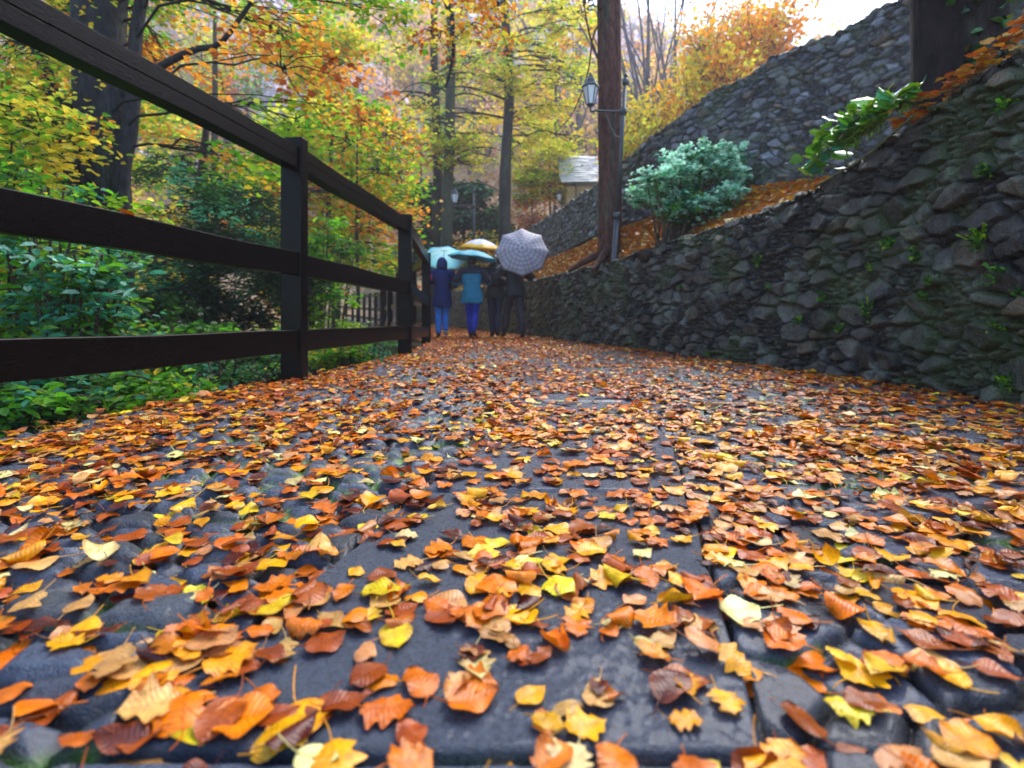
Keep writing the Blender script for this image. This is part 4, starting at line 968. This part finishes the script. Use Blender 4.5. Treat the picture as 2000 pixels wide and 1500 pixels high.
def kiosk():
    x, y, _ = P(690, 500, 43); zb = 3.9
    root = empty('kiosk', (x, y, zb)); rt = P(0, 458, 43)[2]
    a = MB(); a.box((x+.15, y+.8, (zb-1+rt-.3)/2), (2.1, 1.8, rt-.3-zb+1)); w = a.build('wall', M_white, root)
    a = MB(); a.box((x+.35, y-.11, (zb-1+rt-.9)/2+.1), (.75, .06, rt-.9-zb+1)); d = a.build('door', M_dark, root)
    a = MB()
    V = np.array([(x-1.6, y-.7, rt-.30), (x+1.75, y-.7, rt-.30), (x+1.75, y+2.0, rt-.30), (x-1.6, y+2.0, rt-.30), (x-1.6, y-.7, rt-.12), (x+1.75, y-.7, rt-.12), (x+1.75, y+2.0, rt-.12), (x-1.6, y+2.0, rt-.12), (x-.9, y+.65, rt+.35), (x+1.0, y+.65, rt+.35)])
    a.add(V, [(3, 2, 1, 0), (0, 1, 5, 4), (1, 2, 6, 5), (2, 3, 7, 6), (3, 0, 4, 7), (4, 5, 9, 8), (5, 6, 9), (6, 7, 8, 9), (7, 4, 8)]); r = a.build('roof', M_white, root)
    a = MB(); a.box((x-1.3, y-.5, (zb-1+rt-.3)/2), (.16, .16, rt-.3-zb+1)); p = a.build('pillar', M_white, root)
    a = MB(); a.box((x+1.5, y-.5, (zb-1+rt-.3)/2), (.16, .16, rt-.3-zb+1)); p2 = a.build('pillar', M_white, root)
    settle(root, w, d, r, p, p2); tag(root, 'small white roofed kiosk beyond the bend seen above the middle rail', 'kiosk')
    a = MB(); x2, y2, _ = P(745, 0, 39.5); a.box((x2, y2, 2.9), (4.6, .35, 1.4)); o = a.build('parapet_wall', M_white, bev=.02)
    o.data.transform(Matrix.Translation((-x2, -y2, -2.9))); o.location = (x2, y2, 2.9); tag(o, 'pale low parapet wall right of the white kiosk', 'wall')
kiosk()
def house():
    x0, y0 = 2.28, 24.0; w, dp = 3.4, 3.0; ze, zr = P(0, 358, 24)[2], P(0, 306, 25.6)[2]
    root = empty('stone_house', (x0, y0, ze-2.5))
    a = MB(); a.box((x0+w/2+.1, y0+dp/2+.1, ze-1.32), (w-.4, dp-.3, 2.5)); wl = a.build('wall', M_ochre, root)
    a = MB(); X0, X1 = x0, x0+w; ym = y0+1.6
    rr = random.Random(2); rows = 12
    for k in range(rows):                          # overlapping rough stone slates, both slopes
        for sgn in (1, -1):
            t0 = k/rows; t1 = (k+1.35)/rows; xx = X0+rr.uniform(-.05, .02)
            while xx < X1:
                ww = rr.uniform(.25, .5); l = .16*(1-k/rows)
                ya = y0-.15+(ym-y0+.15)*t0 if sgn > 0 else y0+dp+.35-(dp+.35-1.6)*t0
                yb = y0-.15+(ym-y0+.15)*min(t1, 1) if sgn > 0 else y0+dp+.35-(dp+.35-1.6)*min(t1, 1)
                za = ze+(zr-ze)*t0+rr.uniform(.02, .05)+.03; zb_ = ze+(zr-ze)*min(t1, 1)+rr.uniform(0, .02)
                xr = min(xx+ww, X1)-.012; q = [(xx, ya, za), (xr, ya, za), (xr, yb, zb_), (xx, yb, zb_)]
                V = np.array(q+[(p[0], p[1], p[2]-.045) for p in q]); s_ = rr.uniform(.75, 1.25)
                a.add(V, [(0, 1, 2, 3), (4, 7, 6, 5), (0, 4, 5, 1), (1, 5, 6, 2), (2, 6, 7, 3), (3, 7, 4, 0)], (s_, s_, s_*1.03)); xx += ww
    rf = a.build('roof', simple('slate', (.40, .44, .48), .3, 4, .3, use_attr=True), root)
    a = MB(); a.box((x0+.9, y0+.225, ze-.9), (.5, .06, .6)); wn_ = a.build('window', M_dark, root)
    settle(root, wl, rf, wn_); tag(root, 'little ochre house with stone slate roof behind the red trunk', 'house')
house()
def bar():
    a = P(1742, 192, 3.3); b = P(1800, 152, 3.3); mb = MB(); mb.tube([a, (a+b)/2, b, b+(b-a)*.6], .032, 4, sq=.5)  # white piece added in place of a bright glimpse beside the trunk
    o = mb.build('glimpse_bar', M_white); o.data.transform(Matrix.Translation(tuple(-a))); o.location = a; tag(o, 'bright glimpse shown by an added white board leaning beside the dark ivy trunk', 'bar')
bar()

# ------------------------------------------------------------------ far forest on the hillside and the sky side
def forest():
    rg = np.random.default_rng(33); pal = {'tan': 2.4, 'orange': 1.2, 'pink': 2.0, 'haze_lav': 3.4, 'yellow': 2.2, 'ygreen': 2.4, 'green': .8, 'dark': .5, 'rust': 1.2}  # pale lavender crowns: distant mist put into the foliage colour
    Vs, Fs, Cs = [], [], []; n0 = 0
    names = list(pal); p = np.array([pal[k] for k in names]); p /= p.sum(); N_ = 1000
    r = 44+81*rg.random(N_); az = rg.uniform(-1.25, 1.15, N_); r = np.minimum(r, 125); y = r/np.sqrt(1+az**2); x = az*y; z = H(x, y)
    for k in range(N_):
        if r[k] < 48 and -.35 < az[k] < -.2: continue
        h = rg.uniform(4.5, 8.5)*(1 if r[k] > 55 else .75); rad = h*rg.uniform(.28, .42); n = int(260 if r[k] < 80 else 130)
        q = rg.normal(size=(n, 3)); q /= np.linalg.norm(q, axis=1)[:, None]; q *= (rg.random((n, 1))**.4)
        lump = 1+.35*np.sin(q[:, :1]*4+k)+.25*np.sin(q[:, 1:2]*5+k*2)
        c = q*lump*np.array([rad, rad, h*.48])+np.array([x[k], y[k], z[k]+h*.6])
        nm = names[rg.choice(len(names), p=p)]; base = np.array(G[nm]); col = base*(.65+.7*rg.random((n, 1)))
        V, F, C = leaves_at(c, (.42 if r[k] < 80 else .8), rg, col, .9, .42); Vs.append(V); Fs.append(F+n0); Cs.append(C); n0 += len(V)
        if r[k] < 110:
            t, f = tube_arr([(x[k], y[k], z[k]-.5), (x[k]+rg.normal()*.2, y[k], z[k]+h*.5), (x[k]+rg.normal()*.4, y[k], z[k]+h*1.12)], [.18, .12, .03], 4)
            Vs.append(t); Fs.append(f+n0); Cs.append(np.tile([.12, .10, .10], (len(t), 1))); n0 += len(t)
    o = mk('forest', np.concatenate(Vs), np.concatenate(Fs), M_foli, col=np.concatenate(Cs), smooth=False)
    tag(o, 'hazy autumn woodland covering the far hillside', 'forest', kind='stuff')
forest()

# ------------------------------------------------------------------ people and umbrellas
def cloth(name, col, rough=.75, ns=14, amp=.25): return simple(name, col, rough, ns, amp, bst=.4, bd=.01)
M_skin = simple('skin', (.55, .32, .24), .5)
def skin(name, J, E, mat, parent, root, sub=1):
    """J: name -> (x, y, z, rx, ry) ; E: edges between names"""
    me = bpy.data.meshes.new(name); k = list(J); me.from_pydata([J[j][:3] for j in k], [(k.index(a), k.index(b)) for a, b in E], [])
    o = bpy.data.objects.new(name, me); sc.collection.objects.link(o); o.parent = parent
    s = o.modifiers.new('skin', 'SKIN'); s.use_smooth_shade = True; s.branch_smoothing = .4
    if not me.skin_vertices: 
        bpy.context.view_layer.objects.active = o
    for i, j in enumerate(k):
        v = me.skin_vertices[0].data[i]; v.radius = (J[j][3], J[j][4]); v.use_root = (j == root)
    u = o.modifiers.new('sub', 'SUBSURF'); u.levels = sub; u.render_levels = sub
    me.materials.append(mat); return o
def loft(mb, rings, n=20, c=None):
    """closed garment of elliptical rings (x, y, z, rx, ry)"""
    th = np.arange(n)/n*2*np.pi; V = []
    for q, (x, y, z, rx, ry) in enumerate(rings):
        fold = 1+.045*np.sin(th*4+q*1.3)+.04*np.sin(th*7-q*2)
        V.append(np.stack([x+rx*fold*np.cos(th), y+ry*fold*np.sin(th), np.full(n, z)], -1))
    m = (len(rings)-1)*n
    mb.add(np.concatenate(V), [tuple(f) for f in grid_faces(len(rings), n, True)]+[tuple(range(n-1, -1, -1)), tuple(range(m, m+n))], c)
def person(name, loc, rz, label, h, jk, tr, sh, hd, Lhand, Rhand, stepL, stepR, coat=.0, hood=None, yoke=None, wide=1.0, hair=(.03, .02, .015), tight=1.0):
    k = h/1.70; root = empty(name, loc, rz); tag(root, label, 'person'); w = wide
    def hand_chain(J, E, S, s_):
        hx, hy, hz = S; J['palm'+s_] = (hx, hy, hz, .030*k, .016*k)
        J['kn'+s_] = (hx, hy+.035*k, hz+.045*k, .034*k, .014*k); E += [('palm'+s_, 'kn'+s_)]
        for f, (ox, l) in enumerate(((-.027, .060), (-.009, .070), (.009, .066), (.027, .052))):
            a, b = 'f%d%s' % (f, s_), 'g%d%s' % (f, s_)
            J[a] = (hx+ox*k, hy+.062*k, hz+.045*k+.3*l*k, .009*k, .009*k); J[b] = (hx+ox*k, hy+.045*k, hz+.045*k+l*k, .008*k, .008*k)
            E += [('kn'+s_, a), (a, b)]
        sg = 1 if s_ == 'L' else -1
        J['th'+s_] = (hx+sg*.040*k, hy+.015*k, hz+.03*k, .010*k, .010*k); J['tj'+s_] = (hx+sg*.035*k, hy+.045*k, hz+.055*k, .009*k, .009*k)
        E += [('palm'+s_, 'th'+s_), ('th'+s_, 'tj'+s_)]
    hip = .90*k; sho = 1.39*k; sw = .17*k*w
    J = {'pel': (0, 0, hip, .11*k, .09*k), 'waist': (0, 0, 1.08*k, .10*k, .085*k), 'chest': (0, .01, 1.28*k, .12*k, .10*k), 'neck': (0, .015, 1.46*k, .055*k, .055*k),
         'jaw': (0, .03, 1.54*k, .065*k, .075*k), 'head': (0, .03, 1.61*k, .078*k, .090*k), 'top': (0, .02, 1.68*k, .05*k, .06*k), 'nose': (0, .125*k, 1.585*k, .012, .012),
         'earA': (.082*k, .03, 1.59*k, .010, .018), 'earB': (-.082*k, .03, 1.59*k, .010, .018)}
    E = [('pel', 'waist'), ('waist', 'chest'), ('chest', 'neck'), ('neck', 'jaw'), ('jaw', 'head'), ('head', 'top'), ('head', 'nose'), ('head', 'earA'), ('head', 'earB')]
    jm = MB(); ym = MB(); tm = MB()
    hem = hip-.09*k-coat
    R = [(0, 0, hem, (.200+coat*.05)*k*w, .155*k), (0, 0, hem+.012, (.205+coat*.05)*k*w, .16*k), (0, 0, hip+.02, .190*k*w, .15*k), (0, 0, 1.08*k, .165*k*w, .125*k), (0, 0, 1.22*k, .185*k*w, .135*k), (0, 0, 1.33*k, .205*k*w, .135*k),
         (0, 0, 1.385*k, .205*k*w, .12*k), (0, .005, 1.43*k, .155*k*w, .105*k), (0, .01, 1.46*k, .095*k, .09*k), (0, .015, 1.51*k, .088*k, .085*k), (0, .015, 1.515*k, .07*k, .07*k)]
    loft(jm, R, 24)
    for s_, hand, st, sg in (('L', Lhand, stepL, -1), ('R', Rhand, stepR, 1)):
        hand = np.array(hand)*k; shd = np.array([sg*sw, 0, sho]); d = hand-shd; L = .58*k; dist = np.linalg.norm(d)
        mid = (hand+shd)/2; out = np.array([sg*.9, -.25, -.55]); out -= d*np.dot(out, d)/dist**2; out /= np.linalg.norm(out)
        b = math.sqrt(max((L*.5)**2-(dist/2)**2, .0004)); el = mid+out*b
        J['sh'+s_] = (*shd, .058*k, .056*k); J['el'+s_] = (*el, .040*k, .040*k); J['wr'+s_] = (*hand, .027*k, .027*k)
        E += [('chest', 'sh'+s_), ('sh'+s_, 'el'+s_), ('el'+s_, 'wr'+s_), ('wr'+s_, 'palm'+s_)]; hand_chain(J, E, tuple(hand+(hand-el)/np.linalg.norm(hand-el)*.06*k), s_)
        q = spline([shd+np.array([-sg*.08, 0, .0]), shd+np.array([sg*.01, 0, -.01]), (shd+el)/2+out*.01, el, (el+hand)/2, hand], 22)
        jm.tube(q, np.interp(np.linspace(0, 1, 22), [0, .2, .45, .62, 1], [.07*k, .082*k, .074*k, .066*k, .050*k])*(1+.03*np.sin(np.arange(22)*1.7)), 12)
        if yoke: ym.tube(q[:13]+np.array([0, 0, .004]), np.interp(np.linspace(0, .57, 13), [0, .2, .45, .62], [.078*k, .090*k, .082*k, .073*k]), 12)
        fy_, fz = st[:2]; hx = sg*.082*k; ank = np.array([hx*.9+(st[2] if len(st) > 2 else 0), fy_*k, .09*k+fz*k]); hp = np.array([hx, 0, hip-.04]); kn = (ank+hp)/2+np.array([0, .05*k+abs(fz)*.2, .02*k])
        J['hp'+s_] = (*hp, .075*k, .08*k); J['kn_'+s_] = (*kn, .05*k, .052*k); J['an'+s_] = (*ank, .034*k, .036*k)
        toe = ank+np.array([sg*.015, .15*k, -.055*k-fz*.5]); J['to'+s_] = (*toe, .033*k, .024*k)
        E += [('pel', 'hp'+s_), ('hp'+s_, 'kn_'+s_), ('kn_'+s_, 'an'+s_), ('an'+s_, 'to'+s_)]
        q = spline([hp+np.array([0, 0, .12]), hp, (hp+kn)/2, kn, (kn+ank)/2+np.array([0, -.015, .02]), ank+np.array([0, 0, .01])], 22)
        tm.tube(q, np.interp(np.linspace(0, 1, 22), [0, .2, .5, .62, .8, 1], np.array([.095, .100, .076, .066, .064*(2-tight)**.5, .058*tight])*k)*(1+.02*np.sin(np.arange(22)*2.1)), 14)
        S = {'a': (*(ank+np.array([0, 0, .05*k])), .050*k, .055*k), 'h': (*(ank+np.array([0, -.02*k, -.04*k])), .046*k, .05*k), 't': (*toe, .044*k, .032*k), 'u': (*(toe+np.array([0, .05*k, -.004])), .034*k, .022*k)}
        skin('shoe', S, [('a', 'h'), ('h', 't'), ('t', 'u')], hd if (hd and s_ == 'R') else sh, root, 'a')
    loft(tm, [(0, 0, hip-.09*k, .13*k*w, .10*k), (0, 0, hip-.03*k, .165*k*w, .125*k), (0, 0, hip+.08*k, .155*k*w, .12*k)], 20)
    skin('body', J, E, M_skin, root, 'pel')
    tm.build('trousers', tr, root, smooth=True)
    j = jm.build('jacket', jk, root, smooth=True)
    if yoke:
        loft(ym, [(x, y, z, rx+.008, ry+.008) for (x, y, z, rx, ry) in R if z > 1.25*k][:-1], 24); ym.build('shoulder_yoke', yoke, j, smooth=True)
    hm = hood or simple('hair', hair, .5, 40, .3); g = .024 if hood else .010
    a = MB(); loft(a, [(0, .0, 1.46*k, .085*k+g, .09*k+g), (0, -.01, 1.52*k, .088*k+g, .094*k+g), (0, -.012, 1.60*k, .086*k+g, .096*k+g), (0, -.01, 1.665*k, .066*k+g, .075*k+g), (0, 0, 1.705*k, .028*k+g, .035*k+g), (0, 0, 1.712*k+g*.3, .01, .01)] if hood else
         [(0, -.012, 1.53*k, .070*k+g, .075*k+g), (0, -.01, 1.60*k, .080*k+g, .086*k+g), (0, -.005, 1.66*k, .066*k+g, .072*k+g), (0, 0, 1.70*k, .035*k+g, .04*k+g), (0, 0, 1.712*k, .01, .01)], 18)
    a.build('hood' if hood else 'hair', hm, j if hood else root, smooth=True)
    return root
Yp = 10.3; sP = FPX/Yp
def gx(px, Y=Yp): return (px-1000)/FPX*Y
navy = cloth('navy_coat', (.002, .014, .12)); teal = cloth('teal_jacket', (.004, .20, .34)); black = cloth('black_jacket', (.014, .015, .022)); grey = cloth('dark_grey_jacket', (.030, .028, .034))
blueT = cloth('bright_blue_trousers', (.03, .22, .75)); royal = cloth('royal_blue_trousers', (.007, .032, .42)); jean = cloth('dark_jeans', (.018, .024, .055)); dtr = cloth('dark_trousers', (.02, .017, .026))
shoe_b = simple('black_shoe', (.012, .012, .014), .4); shoe_w = simple('pale_boot', (.35, .40, .46), .5)
dk = cloth('dark_yoke', (.02, .016, .04))
rz0 = R_(3)
person('person', (gx(862), Yp+.1, roadz(Yp)), R_(9), 'person in knee length navy hooded coat and bright blue trousers next to the fence', 1.62, navy, blueT, shoe_b, shoe_w, (-.14, .28, 1.22), (.10, .26, 1.08), (-.02, 0), (.06, .06), coat=.15, hood=navy)
person('person', (gx(923), Yp-.15, roadz(Yp)), R_(-5), 'person in teal jacket with dark shoulders and royal blue trousers', 1.62, teal, royal, shoe_b, None, (-.12, .20, 1.20), (.10, .26, 1.22), (.13, 0, .02), (-.08, .04, -.02), coat=.08, yoke=dk, wide=1.12, tight=.8)
person('person', (gx(966), Yp+.35, roadz(Yp)), rz0, 'person in dark grey jacket and dark jeans wearing a backpack', 1.70, grey, jean, shoe_b, None, (-.12, .28, 1.25), (.16, .26, 1.1), (.08, 0, .02), (-.10, .03, -.03), wide=1.0)
person('person', (gx(1006), Yp-.25, roadz(Yp)), R_(12), 'person in black clothes walking under the grey chequered umbrella', 1.74, black, dtr, shoe_b, None, (-.16, .22, 1.1), (.10, .16, 1.28), (.20, .03, -.10), (-.22, .0, .02), wide=1.0)
def backpack():
    x, y = gx(966), Yp+.35-.20; root = empty('backpack', (x, y, 1.08)); a = MB()
    a.box((0, 0, .16), (.27, .15, .40)); b = a.build('body', cloth('backpack_cloth', (.014, .014, .028)), root, smooth=True, bev=.05)
    a = MB(); a.box((0, -.095, .07), (.20, .05, .17)); p = a.build('pocket', cloth('backpack_pocket', (.03, .03, .05)), root, smooth=True, bev=.02)
    for s_ in (-1, 1):
        a = MB(); a.tube(spline([(s_*.10, .07, .34), (s_*.11, .12, .41), (s_*.12, .25, .36), (s_*.12, .30, .20)], 10), .016, 6); a.build('strap', dk, root, smooth=True)
    tag(root, 'black backpack worn on the back of the person in dark jeans', 'backpack')
backpack()
def pouch():
    a = MB(); a.lathe([(.012, -.055), (.03, -.045), (.034, 0), (.03, .045), (.012, .055)], 10); o = a.build('pink_pouch', simple('pink_plastic', (.85, .05, .30), .4), smooth=True)
    o.location = (gx(843), Yp-.17, 1.21); tag(o, 'small bright pink pouch at the left side of the navy coat', 'pouch')
pouch()
def umbrella_mat(name, kind):
    m, nt, b = newmat(name); uv = nt.nodes.new('ShaderNodeUVMap'); uv.uv_map = 'UVMap'; s = nt.nodes.new('ShaderNodeSeparateXYZ'); nt.links.new(uv.outputs[0], s.inputs[0])
    def fr(o, k, w):
        a = nt.nodes.new('ShaderNodeMath'); a.operation = 'MULTIPLY'; a.inputs[1].default_value = k; nt.links.new(o, a.inputs[0])
        f = nt.nodes.new('ShaderNodeMath'); f.operation = 'FRACT'; nt.links.new(a.outputs[0], f.inputs[0]); l = nt.nodes.new('ShaderNodeMath'); l.operation = 'LESS_THAN'; l.inputs[1].default_value = w; nt.links.new(f.outputs[0], l.inputs[0]); return l.outputs[0]
    tr = .3
    if kind == 'plaid':
        base = (.40, .41, .48); c = ramp(nt, fr(s.outputs[0], 6.5, .34), [(0, base), (1, (.27, .265, .31))]); c2 = ramp(nt, fr(s.outputs[1], 5.0, .34), [(0, (1, 1, 1)), (1, (.74, .68, .70))]); c = mul(nt, c, c2)
        c3 = ramp(nt, fr(s.outputs[0], 13.0, .14), [(0, (1, 1, 1)), (1, (.8, .5, .48))]); c = mul(nt, c, c3); tr = .15
    elif kind == 'yellowrim': c = ramp(nt, s.outputs[0], [(.0, (.72, .76, .84)), (.70, (.70, .74, .82)), (.72, (.85, .50, .01)), (1, (.85, .50, .01))])
    elif kind == 'teal': c = ramp(nt, s.outputs[0], [(0, (.16, .58, .66)), (1, (.04, .42, .52))])
    else: c = ramp(nt, s.outputs[0], [(0, (.78, .95, .98)), (1, (.45, .84, .97))]); tr = .75
    nt.links.new(c, b.inputs['Base Color']); b.inputs['Roughness'].default_value = .5; b.inputs['Coat Weight'].default_value = .0
    t = nt.nodes.new('ShaderNodeBsdfTranslucent'); nt.links.new(c, t.inputs[0]); mx = nt.nodes.new('ShaderNodeMixShader'); mx.inputs[0].default_value = tr
    nt.links.new(b.outputs[0], mx.inputs[1]); nt.links.new(t.outputs[0], mx.inputs[2]); nt.links.new(mx.outputs[0], nt.nodes['Material Output'].inputs[0]); return m
def umbrella(c, axis, R, depth, kind, label, hand, twist=0.0):
    """c = apex, axis = direction the ferrule points"""
    root = empty('umbrella', c); q = Vector(axis).normalized().to_track_quat('Z', 'Y').to_matrix().to_4x4() @ Matrix.Rotation(twist, 4, 'Z')
    nr, seg, nth = 11, 6, 8; V = []; UV = []
    for i in range(nr):
        r = i/(nr-1)
        for j in range(nth*seg):
            th = j/(nth*seg)*2*np.pi; f = (j % seg)/seg; chord = math.cos(np.pi/8)/math.cos((f-.5)*np.pi/4); sag = math.sin(f*np.pi)
            rr = R*r*(chord*(1-.04*sag*r)); z = -depth*(r**2*.85+.15*r)+.03*R*sag*r*(1 if r < .9 else .6)*-.6
            V.append((rr*math.cos(th), rr*math.sin(th), z)); UV.append((r*chord, .5+(f-.5)*r))
    o = mk('canopy', V, grid_faces(nr, nth*seg, True), umbrella_mat('umbrella_'+kind, kind), root, uv=UV); o.data.transform(q)
    s_ = o.modifiers.new('s', 'SOLIDIFY'); s_.thickness = .002
    L = (Vector(hand)-Vector(c)).length; a = MB(); a.tube([(0, 0, -L), (0, 0, -L*.5), (0, 0, .0)], .006, 8); sh = a.build('shaft', M_iron, root, smooth=True)
    a = MB(); a.lathe([(.004, .055), (.009, .04), (.014, .0)][::-1], 8); tp = a.build('tip', M_iron, root, smooth=True)
    a = MB(); a.tube(spline([(0, 0, -L+.06), (0, 0, -L-.02), (0, .015, -L-.06), (0, .045, -L-.065), (0, .06, -L-.03)], 12), .013, 8); hn = a.build('handle', M_iron, root, smooth=True)
    for ob in (sh, tp, hn): ob.data.transform(q)
    for k in range(8):
        th = k*np.pi/4; pts = []
        for r in np.linspace(.04, 1.0, 7): pts.append((R*r*math.cos(th), R*r*math.sin(th), -depth*(r**2*.85+.15*r)-.006))
        a = MB(); a.tube(pts, .003, 4); rb = a.build('rib', M_iron, root); rb.data.transform(q)
    tag(root, label, 'umbrella')
def pp(px, py, Y): return tuple(P(px, py, Y))
umbrella(pp(868, 489, Yp+.42), (-.05, .42, 1), .50, .20, 'skyblue', 'pale sky blue umbrella held by the person in the navy coat', (gx(862), Yp+.3, 1.2), .2)
umbrella(pp(925, 489, Yp-.02), (.10, .02, 1), .52, .17, 'teal', 'teal blue umbrella over the person in the teal jacket', (gx(918), Yp+.1, 1.25), .1)
umbrella(pp(940, 467, Yp+.75), (.08, -.10, 1), .47, .21, 'yellowrim', 'white umbrella with a bright yellow rim behind the teal one', (gx(960), Yp+.6, 1.25), .3)
umbrella(pp(1020, 484, Yp-.58), (.0, -1, .42), .535, .16, 'plaid', 'grey chequered umbrella tilted back towards the road', (gx(1014), Yp+.05, 1.3), .0)

# ------------------------------------------------------------------ misty air
def haze():
    m = bpy.data.materials.new('mist'); m.use_nodes = True; nt = m.node_tree; nt.nodes.clear()
    out = nt.nodes.new('ShaderNodeOutputMaterial'); v = nt.nodes.new('ShaderNodeVolumePrincipled'); v.inputs['Color'].default_value = (.86, .88, .97, 1)
    v.inputs['Density'].default_value = HAZE; v.inputs['Anisotropy'].default_value = .2; nt.links.new(v.outputs[0], out.inputs['Volume'])
    a = MB(); a.box((0, 62, 30), (352, 192, 80)); o = a.build('haze', m); tag(o, 'thin mist in the valley air', 'mist', kind='stuff')
HAZE = .0020
haze()
